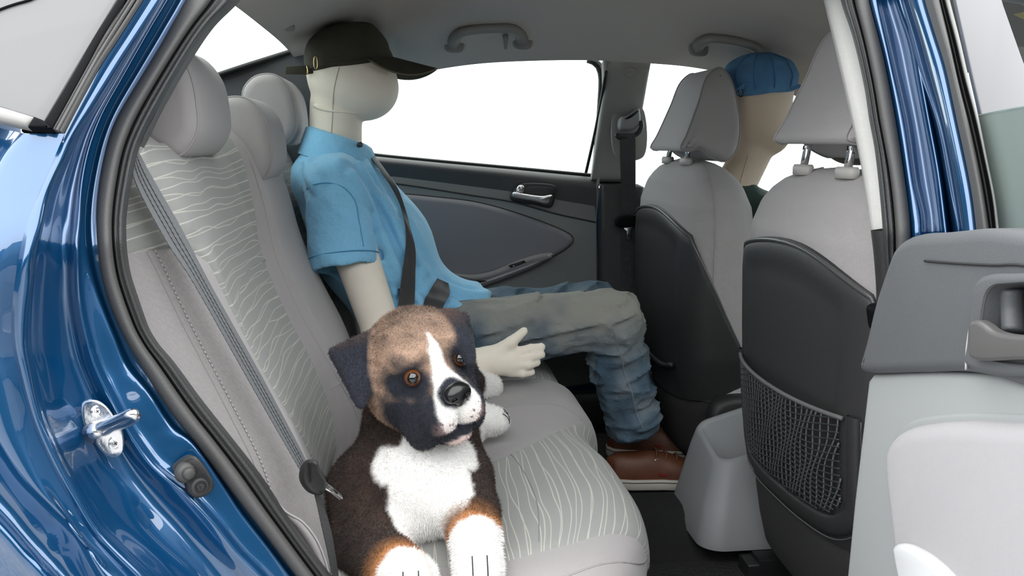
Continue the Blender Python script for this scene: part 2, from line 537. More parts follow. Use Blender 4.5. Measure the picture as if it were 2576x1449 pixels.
# headliner: far edge follows the top of the far windows
top_px = [(560, 190), (640, 172), (770, 148), (880, 225), (980, 205), (1075, 180), (1200, 161), (1350, 153), (1490, 152), (1640, 160), (1730, 168), (1815, 183), (1900, 205), (2050, 260)]
far_edge = spl([PY(x, y, 2.2) for x, y in top_px[4:]], 70)
def edge_z(x):
    return np.interp(x, far_edge[:, 0], far_edge[:, 2])
def roof_z(x, y):
    dy = abs(y-1.68)/0.52
    ez = edge_z(min(max(x, -0.06), 1.3))
    if x < -0.06: ez = edge_z(-0.06)-0.25*(-0.06-x)*0+0.0
    crown = 1.345-0.9*max(0, 0.12-x)**2*1.0-0.30*max(0, x-0.5)**2
    if x < 0.05: ez = max(ez, 1.205) if x < -0.06 else ez
    if y < 1.68: ez = crown-0.012
    k = min(dy, 1.05)
    return ez+(crown-ez)*(1-k**3.2)
xs = np.r_[np.linspace(-0.25, 0.9, 60), np.linspace(0.92, 1.25, 12)]
ys = 1.68+0.52*np.sin(np.linspace(-math.pi/2, math.pi/2, 46))
G = np.array([[(x, y, roof_z(x, y)) for y in ys] for x in xs])
ceil_ = sheet('ceiling', G, M_head, thick=0.025, flip=True)
tag(ceil_, 'grey cloth headliner of the car roof', None, kind='structure')
rv = G.copy(); rv[..., 2] += 0.045; rv[:, 0, 1] -= 0.05; rv[:, -1, 1] += 0.05
ro = sheet('roof', rv, M_paint, thick=0.012, flip=True)
tag(ro, 'blue outer roof skin', None, kind='structure')
# moulded clip in the headliner
cp = PY(720, 50, 1.85)
cz = roof_z(cp[0], cp[1])
ring = [[(cp[0]+r_*math.cos(t), cp[1]+r_*1.0*math.sin(t), cz-h_) for t in np.linspace(0, 2*math.pi, 24, endpoint=False)] for r_, h_ in ((0.016, -0.01), (0.016, 0.000), (0.014, 0.0015), (0.004, 0.002))]
tag(obj('headliner_clip', *loft(ring), M_gtrim), 'small round grey clip in headliner above the rear glass', 'clip')

# ---------------- far side of the car
YF = 2.365
wfar = empty('wall_far', (0.3, YF, 0.25), None, None); wfar['kind'] = 'structure'
wfar['label'] = 'far side of the car interior with pillars and trim'
def ppy(pts, Y): return [PY(x, y, Y) for x, y in pts]
# C pillar and D pillar trim behind the seated mannequin
cpil = [(-0.62, 2.245, 1.108), (-0.414, 2.17, 1.175), (-0.235, 2.155, 1.232), (-0.17, 2.19, 1.19), (-0.165, 2.25, 1.08), (-0.17, 2.37, 0.96), (-0.17, 2.40, 0.60), (-0.62, 2.42, 0.60)]
M_cpil = mat('slate_pillar_trim', (0.13, 0.134, 0.142), 0.75, bump=('noise', 900, 0.0003))
obj('rear_pillar_trim', *plate(cpil, (0, -1, 0), 0.02, 0.008), M_cpil, wfar, sharp=60)
obj('pillar_lip', *tube([(-0.62, 2.225, 1.105), (-0.414, 2.15, 1.172), (-0.235, 2.135, 1.228)], 0.006, 8, 20), M_black, wfar)
# B pillar
bp_up = ppy([(1513, 160), (1570, 158), (1632, 164), (1629, 200), (1622, 300), (1618, 462), (1508, 462), (1514, 330), (1520, 230)], 2.25)
bp_up = [p+A(0, max(0, 1.2-p[2])*0.42, 0) for p in bp_up]
obj('pillar_trim', *plate(bp_up, (0, -1, 0.35), 0.03, 0.012), M_gtrim, wfar, sharp=60)
bl = [PY(x, y, 2.355) for x, y in [(1508, 462), (1600, 462), (1616, 470), (1640, 900), (1640, 1130), (1500, 1130), (1500, 900), (1504, 600)]]
obj('pillar_lower_trim', *plate(bl, (0, -1, 0), 0.03, 0.012), M_dark, wfar, sharp=60)
seal = [PY(x, y, 2.30) for x, y in [(1478, 150), (1500, 160), (1512, 185), (1514, 260), (1510, 380), (1506, 470), (1502, 620), (1502, 760), (1506, 900)]]
seal = [p+A(0, max(0, 1.2-p[2])*0.22, 0) for p in seal]
obj('door_seal', *tube(seal, 0.0085, 8, 50), M_bulb, wfar)
obj('door_seal_lip', *tube([p+A(0.009, -0.012, 0) for p in seal], 0.0035, 6, 50), M_gtrim, wfar)
# moulded airbag badge on the pillar
bc = PY(1582, 183, 2.20)
M_badge = mat('badge_outline', (0.19, 0.185, 0.175), 0.6)
obj('badge_ring', *tube([bc+A(0.0165*math.cos(t), -0.014, 0.0125*math.sin(t)) for t in np.linspace(0, 2*math.pi, 28, endpoint=False)], 0.0008, 6, closed=True), M_badge, wfar)
def text(name, s, size, loc, ex, ez, mat_, parent, ext=0.0004):
    cu = bpy.data.curves.new(name, 'FONT'); cu.body = s; cu.size = size; cu.extrude = ext
    cu.align_x = 'CENTER'; cu.align_y = 'CENTER'
    cu.materials.append(mat_)
    o = bpy.data.objects.new(name, cu); COL.objects.link(o)
    ex, ez = nrm(ex), nrm(ez); nz = np.cross(ex, ez)
    from mathutils import Matrix
    Mx = Matrix(((ex[0], ez[0], nz[0]), (ex[1], ez[1], nz[1]), (ex[2], ez[2], nz[2]))).to_4x4()
    o.parent = parent
    Mx.translation = Vector(np.asarray(loc)-ORG[parent.name])
    o.matrix_local = Mx
    return o
text('badge_lettering', 'AIRBAG', 0.0058, bc+A(0, -0.0158, 0), (1, 0, 0), (0, -0.35, 1), M_badge, wfar)
# far sill and floor edge
obj('sill_trim', *plate([(-0.15, 2.36, 0.24), (1.3, 2.36, 0.24), (1.3, 2.36, 0.34), (-0.15, 2.36, 0.34)], (0, -1, 0), 0.05, 0.02), M_dark, wfar, sharp=60)

obj('outer_skin', *plate([(-0.7, 2.44, 0.18), (1.6, 2.44, 0.18), (1.6, 2.46, 0.80), (0.63, 2.46, 0.87), (0.5, 2.46, 0.90), (-0.1, 2.46, 0.94), (-0.7, 2.46, 1.0)], (0, 1, 0), 0.03, 0.01), M_paint, wfar, sharp=60)
obj('pillar_outer', *plate([(0.515, 2.42, 0.9), (0.605, 2.42, 0.9), (0.605, 2.24, 1.23), (0.515, 2.24, 1.23)], (0, 1, 0.5), 0.02, 0.005), M_black, wfar, sharp=60)
# far rear door
d1 = empty('door_1', (0.2, YF, 0.30), 'far rear car door with dark trim, cloth insert and chrome handle', None); d1['kind'] = 'structure'
M_dgrey = mat('grey_door_plastic', (0.20, 0.20, 0.197), 0.6, bump=('voro', 1100, 0.0001))
M_dband = mat('green_grey_door_band', (0.205, 0.212, 0.208), 0.6, bump=('voro', 1100, 0.0001))
M_dtop = mat('charcoal_door_top', (0.058, 0.056, 0.058), 0.5, bump=('voro', 900, 0.0001))
M_dins = mat('slate_door_cloth', (0.215, 0.208, 0.225), 0.9, bump=('noise', 1200, 0.0004))
obj('lower_panel', *plate([PY(x, y, YF+0.01) for x, y in [(800, 430), (1000, 440), (1496, 500), (1502, 700), (1504, 960), (1200, 1000), (800, 1000)]], (0, -1, 0), 0.02, 0.01), M_dgrey, d1, sharp=60)
top = [(780, 372), (940, 391), (1070, 404), (1290, 424), (1496, 443), (1498, 500), (1499, 557), (1400, 536), (1290, 506), (1180, 488), (1080, 472), (990, 459), (800, 440)]
band = [(800, 440), (990, 459), (1080, 472), (1180, 488), (1290, 506), (1400, 536), (1498, 557), (1500, 640), (1502, 760), (1400, 790), (1200, 790), (980, 780), (800, 760)]
obj('band_trim', *plate([PY(x, y, YF-0.008) for x, y in band], (0, -1, 0), 0.012, 0.005), M_dband, d1, sharp=60)
# top roll: rounded sill
up_l = spl([PY(x, y, YF) for x, y in top[:5]], 40)
lo_l = spl([PY(x, y, YF) for x, y in top[:5][:0]+[(780, 440), (990, 459), (1080, 472), (1180, 488), (1290, 506), (1400, 536), (1499, 557)]], 40)
G = []
for t in np.linspace(0, 1, 22):
    base = up_l+(lo_l-up_l)*t
    off = 0.052*math.sqrt(max(0, 1-(1-min(1, t/0.28))**2))*(1-0.35*t)-0.02*(t < 1e-6)
    if t > 0.93: off *= (1-t)/0.07*0.45+0.55
    b2 = base.copy(); b2[:, 1] += 0.03-off
    G.append(b2)
G.append(G[-1]+A(0, 0.03, 0))
sheet('top_trim', np.array(G), M_dtop, d1)
obj('glass_seal', *tube([p+A(0, 0.028, 0.001) for p in up_l], 0.005, 8), M_black, d1)
ins = [(1000, 487), (1080, 494), (1200, 509), (1320, 543), (1400, 573), (1430, 588), (1441, 598), (1440, 609), (1425, 624), (1388, 645), (1300, 668), (1190, 695), (1080, 692), (960, 690), (800, 690), (800, 478)]
obj('insert_groove', *tube([PY(x, y, YF-0.021) for x, y in ins], 0.0028, 6, 160, closed=True), M_dark, d1)
obj('band_groove', *tube([PY(x, y, YF-0.0205) for x, y in [(800, 442), (990, 461), (1080, 474), (1180, 490), (1290, 508), (1400, 538), (1499, 559)]], 0.0024, 6, 80), M_dark, d1)
obj('cloth_insert', *plate([PY(x, y, YF-0.015) for x, y in ins], (0, -1, 0), 0.020, 0.014, 5, smooth_n=120), M_dins, d1, sharp=70)
arm = [(1392, 641), (1378, 636), (1350, 640), (1300, 655), (1240, 680), (1190, 690), (1100, 684), (1085, 690), (1090, 720), (1180, 730), (1235, 714), (1300, 690), (1350, 668)]
obj('armrest', *plate([PY(x, y, YF-0.03) for x, y in arm], (0, -1, 0.15), 0.035, 0.012, 4, smooth_n=90), mat('armrest_plastic', (0.17, 0.163, 0.163), 0.45, bump=('voro', 900, 0.0001)), d1, sharp=70)
obj('armrest_edge', *tube([PY(x, y, YF-0.062) for x, y in [(1388, 640), (1340, 664), (1290, 684), (1228, 706), (1205, 712)]], 0.0042, 8, 30), mat('armrest_lip', (0.33, 0.31, 0.30), 0.35), d1)
pock = [(1090, 688), (1130, 690), (1180, 700), (1226, 708), (1200, 713), (1140, 716), (1095, 712)]
obj('pull_pocket', *plate([PY(x, y, YF-0.062) for x, y in pock], (0, -1, 0.3), 0.005, 0.002, smooth_n=50), M_black, d1, sharp=60)
sw = [(1279, 668), (1318, 655), (1323, 661), (1284, 675)]
s_ = obj('window_switch', *plate([PY(x, y, YF-0.063) for x, y in sw], (0, -1, 0.3), 0.005, 0.001), M_black, d1, smooth=False)
obj('switch_rocker', *plate([PY(x, y, YF-0.067) for x, y in [(1293, 666), (1310, 660), (1313, 663), (1296, 669)]], (0, -1, 0.3), 0.006, 0.002), M_dark, s_, smooth=False)
pk = PY(1292, 669, YF-0.07)
obj('switch_mark', *plate([pk+A(-0.0018, 0, -0.001), pk+A(0.0018, 0, -0.001), pk+A(0.0018, 0, 0.001), pk+A(-0.0018, 0, 0.001)], (0, -1, 0.3), 0.002, 0.0005), mat('white_mark', (0.7, 0.7, 0.7), 0.5), s_, smooth=False)
# handle set
hb = [(1284, 500), (1290, 480), (1302, 466), (1320, 460), (1390, 464), (1400, 470), (1396, 490), (1386, 520), (1340, 513)]
obj('handle_bezel', *plate([PY(x, y, YF-0.012) for x, y in hb], (0, -1, 0), 0.012, 0.005, smooth_n=60), M_dark, d1, sharp=60)
obj('handle_recess', *plate([PY(x, y, YF-0.021) for x, y in [(1322, 474), (1390, 474), (1393, 480), (1386, 500), (1320, 490)]], (0, -1, 0), 0.005, 0.002, smooth_n=50), M_black, d1, sharp=60)
hl = [(1286, 489), (1290, 484), (1310, 487), (1340, 492), (1365, 494), (1386, 491), (1389, 494), (1382, 512), (1376, 515), (1340, 507), (1300, 500), (1288, 496)]
hd = obj('door_handle', *plate([PY(x, y, YF-0.026) for x, y in hl], (0, -1, 0.2), 0.016, 0.006, 4, smooth_n=60), M_chrome, d1, sharp=70)
hd['label'] = 'chrome inner door handle'
lk = [(1297, 483), (1301, 470), (1306, 467), (1316, 469), (1318, 474), (1313, 486)]
obj('lock_knob', *plate([PY(x, y, YF-0.026) for x, y in lk], (0, -1, 0.2), 0.014, 0.004, 3, smooth_n=30), M_chrome, d1, sharp=70)
hm = np.array(spl([PY(x, y, 2.30) for x, y in [(1496, 440), (1504, 330), (1508, 230), (1508, 185)]], 20))
hm[:, 1] = 2.42-(hm[:, 2]-0.93)*0.75
obj('window_frame', *tube(hm, 0.0045, 8), M_black, d1)

# glass panes
def pane(name, pts, nd, label, m=M_glass, th=0.004):
    o = obj(name, *plate(pts, nd, th, 0.001, 1), m, smooth=False)
    tag(o, label, None, kind='structure'); return o
gl = [(-0.12, 2.435, 0.96), (0.505, 2.435, 0.90), (0.505, 2.215, 1.225), (0.2, 2.215, 1.225), (-0.06, 2.235, 1.19)]
pane('window_1', gl, (0, -1, -0.7), 'side window pane of the far rear door')
gl = [(0.58, 2.44, 0.89), (1.35, 2.44, 0.86), (1.0, 2.22, 1.215), (0.60, 2.215, 1.225)]
pane('window_2', gl, (0, -1, -0.7), 'side window pane of the far front door')
gl = [(-0.25, 1.18, 1.20), (-0.25, 1.68, 1.25), (-0.25, 2.18, 1.215), (-0.66, 2.24, 1.08), (-0.72, 1.68, 1.08), (-0.66, 1.12, 1.08)]
pane('window_3', gl, (0.4, 0, -0.8), 'sloping rear glass behind the back seat')
gl = [(1.25, 1.16, 1.18), (1.25, 2.20, 1.18), (1.95, 2.34, 0.86), (1.95, 1.02, 0.86)]
pane('window_4', gl, (-0.4, 0, -0.8), 'windscreen at the front of the car')
# far front door
d3 = empty('door_2', (0.9, 2.37, 0.3), 'far front car door beside the driving seat', None); d3['kind'] = 'structure'
obj('door_panel', *plate([(0.60, 2.38, 0.28), (1.5, 2.38, 0.28), (1.5, 2.38, 0.83), (0.60, 2.38, 0.87)], (0, -1, 0), 0.03, 0.015), M_dtop, d3, sharp=60)
fp = [(0.60, 2.42, 0.875), (1.36, 2.42, 0.835), (1.40, 2.42, 0.83)]
obj('sill_trim', *tube(fp, 0.016, 8, 12), M_dtop, d3)
# rear bulkhead, parcel shelf, tailgate
tag(obj('wall_rear', *plate([(-0.36, 1.0, 0.3), (-0.36, 2.36, 0.3), (-0.62, 2.36, 0.98), (-0.62, 1.0, 0.98)], (0.9, 0, 0.3), 0.02, 0.005), M_dark, sharp=60), 'dark load-area wall behind the rear seat', None, kind='structure')
tag(obj('parcel_shelf', *plate([(-0.42, 1.03, 0.93), (-0.42, 2.34, 0.93), (-0.72, 2.30, 0.95), (-0.72, 1.07, 0.95)], (0, 0, 1), 0.02, 0.008), M_felt, sharp=60), 'charcoal parcel shelf below the rear glass', 'parcel shelf')
tag(obj('wheelhouse', *plate([(-1.1, 1.0, 0.15), (-0.1, 1.0, 0.15), (-0.12, 1.0, 0.45), (-0.33, 1.0, 0.9), (-1.1, 1.0, 0.98)], (0, 1, 0), 0.015, 0.004), M_dark, sharp=60), 'dark inner wheelhouse behind the blue body side', None, kind='structure')
tag(obj('tailgate', *plate([(-0.80, 1.02, 0.35), (-0.80, 2.34, 0.35), (-0.76, 2.30, 1.08), (-0.76, 1.06, 1.08)], (-1, 0, 0.1), 0.05, 0.02), M_paint, sharp=60), 'blue tailgate closing the back of the car', None, kind='structure')
# dashboard
dash = [(1.30, 0.70), (1.36, 0.80), (1.50, 0.85), (1.95, 0.86), (1.95, 0.45), (1.40, 0.45), (1.32, 0.58)]
ds = empty('dashboard', (1.5, 1.68, 0.3), 'charcoal dashboard below the windscreen', 'dashboard')
obj('dash_body', *pillow(dash, 1.68, 1.36, 0.02), M_dark, ds)
obj('instrument_hood', *pillow([(1.33, 0.80), (1.30, 0.84), (1.36, 0.885), (1.5, 0.87), (1.5, 0.82)], 2.02, 0.34, 0.02), M_dark, ds)
tag(obj('wall_front', *plate([(1.92, 1.0, 0.2), (1.92, 2.36, 0.2), (1.92, 2.36, 0.84), (1.92, 1.0, 0.84)], (-1, 0, 0), 0.02, 0.005), M_dark, sharp=60), 'dark bulkhead at the front of the cabin', None, kind='structure')

# ---------------- near side of the car: painted body round the open door
wn_ = empty('wall_near', (0.1, 0.95, 0.25), 'blue painted body side round the open rear doorway', None); wn_['kind'] = 'structure'
def cur(pts, Y): return [PT(x, y, Y) for x, y in pts]
S_out = [(485, -60), (470, 0), (446, 39), (417, 92), (362, 183), (309, 270), (283, 322), (262, 395), (246, 490), (243, 566), (252, 672), (273, 755), (314, 850), (384, 966), (446, 1057), (493, 1115), (573, 1223), (666, 1344), (744, 1449), (790, 1510)]
S_in = [(640, -60), (585, 5), (530, 60), (485, 123), (409, 252), (351, 367), (334, 440), (319, 528), (316, 585), (326, 680), (349, 755), (383, 843), (440, 915), (502, 1000), (573, 1090), (657, 1198), (710, 1279), (787, 1387), (834, 1449), (880, 1510)]
def between(a, b, t, n=40):
    a = spl(a, n); b = spl(b, n); return [tuple(p) for p in a+(b-a)*t]
lip_in = between(S_out, S_in, 0.52)
lip = [cur(between(S_out, S_in, t), Y) for t, Y in ((-0.02, 0.972), (0.0, 0.954), (0.10, 0.944), (0.3, 0.941), (0.45, 0.946), (0.53, 0.960), (0.55, 0.975))]
obj_lip = sheet('seal_lip', skin(lip, 24, 160), M_seal, wn_)
blb = [cur(between(S_out, S_in, t), Y) for t, Y in ((0.51, 0.972), (0.56, 0.958), (0.64, 0.952), (0.70, 0.957), (0.76, 0.951), (0.86, 0.953), (0.95, 0.966), (1.0, 0.985), (1.02, 1.02))]
sheet('seal_bulb', skin(blb, 30, 160), M_bulb, wn_)
# inner edge trim of the opening (cloth on the rear pillar)
pc0 = [(640, -60), (585, 5), (530, 60), (485, 123), (409, 252), (351, 367)]
ctr = [cur(pc0, 0.985), cur([(x+5, y+3) for x, y in pc0], 1.0), cur([(x+10, y+5) for x, y in pc0], 1.03), cur([(x+11, y+5) for x, y in pc0], 1.22)]
sheet('pillar_cloth', skin(ctr, 14, 60), M_seal, wn_)
# painted jamb
B0 = between(S_out, S_in, 0.06)
B1 = [(470, -60), (440, 0), (400, 70), (335, 180), (278, 280), (250, 350), (230, 430), (216, 520), (214, 596), (228, 680), (247, 744), (288, 850), (318, 920), (372, 986), (434, 1077), (480, 1111), (567, 1232), (598, 1279), (679, 1384), (728, 1449), (775, 1510)]
B2 = [(455, -60), (420, 0), (375, 75), (310, 190), (255, 290), (225, 370), (208, 450), (200, 540), (196, 642), (201, 755), (219, 850), (240, 920), (281, 1007), (326, 1090), (384, 1172), (455, 1230), (533, 1310), (592, 1384), (657, 1449), (700, 1500)]
B2b = [(440, -60), (405, 0), (350, 95), (280, 215), (225, 310), (195, 390), (172, 480), (160, 560), (150, 650), (152, 755), (165, 850), (182, 920), (225, 1020), (275, 1120), (320, 1200), (375, 1270), (440, 1340), (510, 1420), (570, 1490)]
B3 = [(440, -60), (404, 0), (340, 100), (309, 147), (225, 283), (184, 349), (160, 405), (125, 482), (99, 585), (80, 690), (70, 790), (68, 870), (79, 933), (107, 1048), (157, 1164), (207, 1255), (256, 1333), (364, 1441), (410, 1490)]
B3b = [(400, -60), (362, 0), (300, 98), (254, 168), (163, 336), (135, 400), (95, 490), (60, 590), (40, 690), (30, 790), (33, 870), (48, 940), (82, 1060), (135, 1180), (185, 1270), (235, 1350), (330, 1449), (375, 1495)]
jam = [cur(B0, 0.975), cur(B0, 0.968), cur(between(B0, B1, 0.6), 0.966), cur(between(B0, B1, 0.85), 0.958), cur(B1, 0.946), cur(between(B1, B2, 0.12), 0.944), cur(between(B1, B2, 0.8), 0.935), cur(B2, 0.925), cur(between(B2, B2b, 0.2), 0.926), cur(between(B2, B2b, 0.6), 0.934), cur(B2b, 0.930), cur(between(B2b, B3, 0.5), 0.905), cur(between(B2b, B3, 0.88), 0.868), cur(B3, 0.852), cur(between(B3, B3b, 0.5), 0.845), cur(B3b, 0.846)]
sheet('door_jamb', skin(jam, 96, 170), M_paint, wn_)
# outer quarter panel
Q1 = [(163, 336), (135, 400), (95, 490), (60, 590), (40, 690), (30, 790), (33, 870), (48, 940), (82, 1060), (135, 1180), (185, 1270), (235, 1350), (330, 1449), (375, 1495)]
Q2 = [(100, 336), (60, 400), (25, 490), (0, 590), (-20, 690), (-25, 790), (-20, 880), (5, 960), (40, 1080), (95, 1200), (150, 1290), (205, 1370), (300, 1462), (345, 1500)]
Q3 = [(60, 336), (10, 400), (-30, 490), (-60, 590), (-80, 690), (-90, 790), (-80, 900), (-50, 1000), (0, 1094), (70, 1201), (136, 1271), (198, 1338), (285, 1470), (330, 1510)]
Q4 = [(0, 322), (-50, 400), (-90, 490), (-120, 590), (-150, 690), (-170, 790), (-170, 900), (-120, 1030), (-50, 1150), (0, 1215), (60, 1290), (120, 1365), (220, 1480), (260, 1520)]
Q5 = [(-60, 300), (-110, 400), (-150, 490), (-190, 590), (-220, 690), (-240, 790), (-240, 900), (-200, 1050), (-100, 1220), (0, 1325), (50, 1382), (107, 1441), (170, 1510), (200, 1540)]
Q6 = [(-260, 250), (-300, 400), (-330, 490), (-360, 590), (-390, 690), (-400, 790), (-400, 900), (-380, 1050), (-250, 1300), (-100, 1440), (-50, 1480), (0, 1520), (60, 1560), (90, 1590)]
qp = [cur(c, Y) for c, Y in ((B3b[4:], 0.846), (Q2, 0.832), (Q3, 0.826), (between(Q3, Q4, 0.35), 0.84), (Q4, 0.846), (between(Q4, Q5, 0.6), 0.842), (Q5, 0.824), (between(Q5, Q6, 0.3), 0.835), (Q6, 0.85))]
qend = np.array(spl(qp[-1], 40))
qp.append(list(qend*A(0.55, 1, 1)+A(-0.45, 0.03, 0.02*0)))
qp.append(list(qend*A(0.3, 1, 1)+A(-0.85, 0.12, 0.0)))
sheet('quarter_panel', skin(qp, 90, 130), M_paint, wn_)
# upper body beside the glass
M_gblack = mat('gloss_black', (0.004, 0.004, 0.005), 0.6, spec=0.08)
ub = [cur([(400, -60), (362, 0), (300, 98), (254, 168), (163, 336)], 0.846), cur([(366, -60), (328, 0), (268, 98), (224, 168), (136, 330)], 0.838)]
bs = [cur([(384, -60), (350, 0), (288, 98), (243, 168), (150, 338)], Y) for Y in (0.842,)]
def strip(name, La, Lb, Y, th, m, parent, bev=0.002):
    a_ = spl(La, 24); b_ = spl(Lb, 24)
    pts = [PT(x, y, Y) for x, y in list(a_)+list(b_[::-1])]
    return obj(name, *plate(pts, (0, -1, 0.4), th, bev, 2), m, parent, sharp=50)
strip('pillar_backing', [(420, -60), (384, 0), (322, 98), (275, 168), (175, 345)], [(320, -60), (285, 0), (222, 100), (170, 185), (60, 335)], 0.856, 0.006, M_gblack, wn_)
la = [(396, -60), (360, 0), (298, 98), (252, 168), (160, 337)]
for i, (t0, t1, dy) in enumerate(((0.0, 0.36, 0.0), (0.40, 0.62, 0.003), (0.66, 1.0, 0.0))):
    lb = [(358, -60), (325, 0), (262, 100), (214, 190), (136, 331)]
    strip('rubber_strip', between(la, lb, t0, 24), between(la, lb, t1, 24), 0.836-dy, 0.006, M_seal, wn_)
strip('black_window_border', [(356, -60), (324, 0), (262, 100), (214, 190), (136, 331)], [(335, -60), (301, 0), (238, 100), (190, 185), (114, 312)], 0.834, 0.005, M_gblack, wn_)
qg = [(335, -60), (301, 0), (190, 185), (116, 311), (97, 303), (0, 273), (-200, 212), (-600, 90), (-480, -60)]
M_qglass = glass('painted_sky_quarter_glass', (0.30, 0.31, 0.31), 0.08, 0.66, (0.25, 0.25, 0.247))  # bright sky put into the pane as grey diffuse colour
o = obj('window_5', *plate([PT(x, y, 0.842) for x, y in qg], (0, -1, 0.4), 0.004, 0.001, 1), M_qglass, smooth=False)
tag(o, 'fixed quarter glass with painted-in sky light beside the blue rear pillar', None, kind='structure')
strip('window_sill_strip', [(-600, 91), (-200, 213), (0, 274), (60, 292), (100, 305)], [(-600, 128), (-200, 250), (0, 312), (50, 324), (82, 331)], 0.83, 0.012, mat('pale_sill_strip', (0.25, 0.245, 0.235), 0.4), wn_, 0.005)
obj('black_corner_trim', *plate([PT(x, y, 0.828) for x, y in [(82, 331), (97, 304), (118, 312), (140, 331), (130, 335)]], (0, -1, 0.4), 0.012, 0.003), M_gblack, wn_, sharp=50)
obj('quarter_glass_line', *tube([PT(x, y, 0.836) for x, y in [(-60, 52), (0, 24), (40, 10), (80, -2), (110, -20)]], 0.0014, 6, 20), M_gblack, wn_)  # thin dark line across the corner of the pane

# near B pillar
R0 = [(2062, -60), (2073, 0), (2101, 117), (2147, 320), (2167, 419), (2191, 579)]
R0L = [(2191, 579), (2198, 640), (2204, 720), (2205, 768), (2203, 900), (2199, 1000), (2186, 1140), (2160, 1449), (2150, 1520)]
R1 = [(2103, -60), (2114, 0), (2145, 95), (2174, 221), (2186, 300), (2200, 377), (2219, 562), (2221, 620), (2227, 700), (2226, 800), (2218, 950), (2206, 1100), (2178, 1449), (2170, 1520)]
R2 = [(2138, -60), (2149, 0), (2176, 106), (2200, 221), (2213, 300), (2238, 438), (2251, 560), (2253, 620), (2252, 700), (2247, 800), (2236, 950), (2222, 1100), (2195, 1449), (2187, 1520)]
R3 = [(2174, -60), (2185, 0), (2222, 143), (2255, 315), (2274, 438), (2288, 548), (2292, 640), (2291, 700), (2287, 800), (2270, 950), (2256, 1100), (2228, 1449), (2220, 1520)]
R4 = [(2196, -60), (2207, 0), (2244, 166), (2276, 310), (2299, 466), (2316, 535), (2319, 576), (2318, 650), (2316, 720), (2310, 820), (2295, 950), (2280, 1100), (2252, 1449), (2244, 1520)]
R5 = [(2244, -60), (2255, 0), (2291, 110), (2308, 199), (2327, 300), (2352, 438), (2371, 598), (2376, 680), (2374, 760), (2366, 850), (2350, 960), (2335, 1100), (2307, 1449), (2299, 1520)]
Rs = lambda t, a_, b_, Y: cur(between(a_, b_, t), Y)
r1u = [(2103, -60), (2114, 0), (2145, 95), (2174, 221), (2200, 377), (2219, 575)]
sheet('pillar_upper_trim', skin([cur(R0, 1.16), cur([(x+1, y) for x, y in R0], 1.03), cur(between(R0, r1u, 0.2), 1.01), cur(between(R0, r1u, 0.7), 1.0), cur(between(r1u, R0, -0.15), 0.995)], 16, 60), M_ltrim, wn_, flip=True)
r1l = [(2219, 581), (2221, 620), (2227, 700), (2226, 800), (2218, 950), (2206, 1100), (2178, 1449), (2170, 1520)]
sheet('pillar_lower_trim', skin([cur(R0L, 1.16), cur([(x+1, y) for x, y in R0L], 1.02), cur(between(R0L, r1l, 0.25), 1.0), cur(between(R0L, r1l, 0.8), 0.99), cur(between(r1l, R0L, -0.2), 0.99)], 16, 60), M_dark, wn_, flip=True)
sheet('pillar_seal_bulb', skin([cur(R1, 1.0), Rs(0.1, R1, R2, 0.97), Rs(0.35, R1, R2, 0.958), Rs(0.55, R1, R2, 0.963), Rs(0.75, R1, R2, 0.957), Rs(0.95, R1, R2, 0.965), Rs(1.05, R1, R2, 0.975)], 24, 130), M_bulb, wn_, flip=True)
sheet('pillar_seal_lip', skin([Rs(-0.02, R2, R3, 0.975), Rs(0.06, R2, R3, 0.955), Rs(0.3, R2, R3, 0.947), Rs(0.8, R2, R3, 0.945), Rs(0.97, R2, R3, 0.952), Rs(1.0, R2, R3, 0.968)], 20, 130), M_seal, wn_, flip=True)
R6h = [(x+60, y) for x, y in R5]
sheet('pillar_paint', skin([Rs(-0.2, R3, R4, 0.966), cur(R3, 0.962), Rs(0.2, R3, R4, 0.955), Rs(0.9, R3, R4, 0.950), cur(R4, 0.955), Rs(0.2, R4, R5, 0.968), Rs(0.55, R4, R5, 0.972), Rs(0.85, R4, R5, 0.955), cur(R5, 0.93), Rs(0.15, R5, R6h, 0.915), Rs(0.3, R5, R6h, 0.925), Rs(0.5, R5, R6h, 1.0)], 72, 130), M_paint, wn_, flip=True)
# sill under the doorway and cant rail above it
obj('sill_panel', *plate([(-0.15, 0.87, 0.16), (0.62, 0.87, 0.16), (0.62, 0.87, 0.36), (0.3, 0.87, 0.37), (-0.02, 0.87, 0.40)], (0, 1, 0), 0.14, 0.03), M_paint, wn_, sharp=60)
obj('cant_rail', *tube([(-0.26, 1.14, 1.24), (0.1, 1.13, 1.265), (0.5, 1.13, 1.265), (0.9, 1.13, 1.22), (1.3, 1.12, 1.16)], 0.035, 12, 30), M_paint, wn_)

# near front door, seen past the open rear door
d5 = empty('door_3', (1.0, 0.92, 0.2), 'closed near front car door with sky reflection painted on its pillar cover', None); d5['kind'] = 'structure'
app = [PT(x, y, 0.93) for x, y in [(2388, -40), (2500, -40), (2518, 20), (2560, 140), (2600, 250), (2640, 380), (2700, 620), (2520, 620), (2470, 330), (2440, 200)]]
M_app = mat('painted_reflection_cover', (0.16, 0.16, 0.163), 0.3, coat=0.2)  # gloss black cover coloured grey to carry its sky reflection
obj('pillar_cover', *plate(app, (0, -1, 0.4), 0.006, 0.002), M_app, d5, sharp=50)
fg = [PT(x, y, 0.945) for x, y in [(2500, -60), (2518, 20), (2560, 140), (2600, 250), (2640, 380), (2900, 380), (3300, 300), (2900, -60)]]
obj('window_pane', *plate(fg, (0, -1, 0.4), 0.004, 0.001, 1), glass('front_door_glass', gloss=0.012), d5, smooth=False)
obj('outer_skin', *plate([(0.63, 0.86, 0.18), (1.6, 0.86, 0.18), (1.6, 0.88, 0.90), (1.2, 0.90, 0.93), (0.63, 0.90, 0.95)], (0, -1, 0.05), 0.03, 0.02), M_paint, d5, sharp=60)
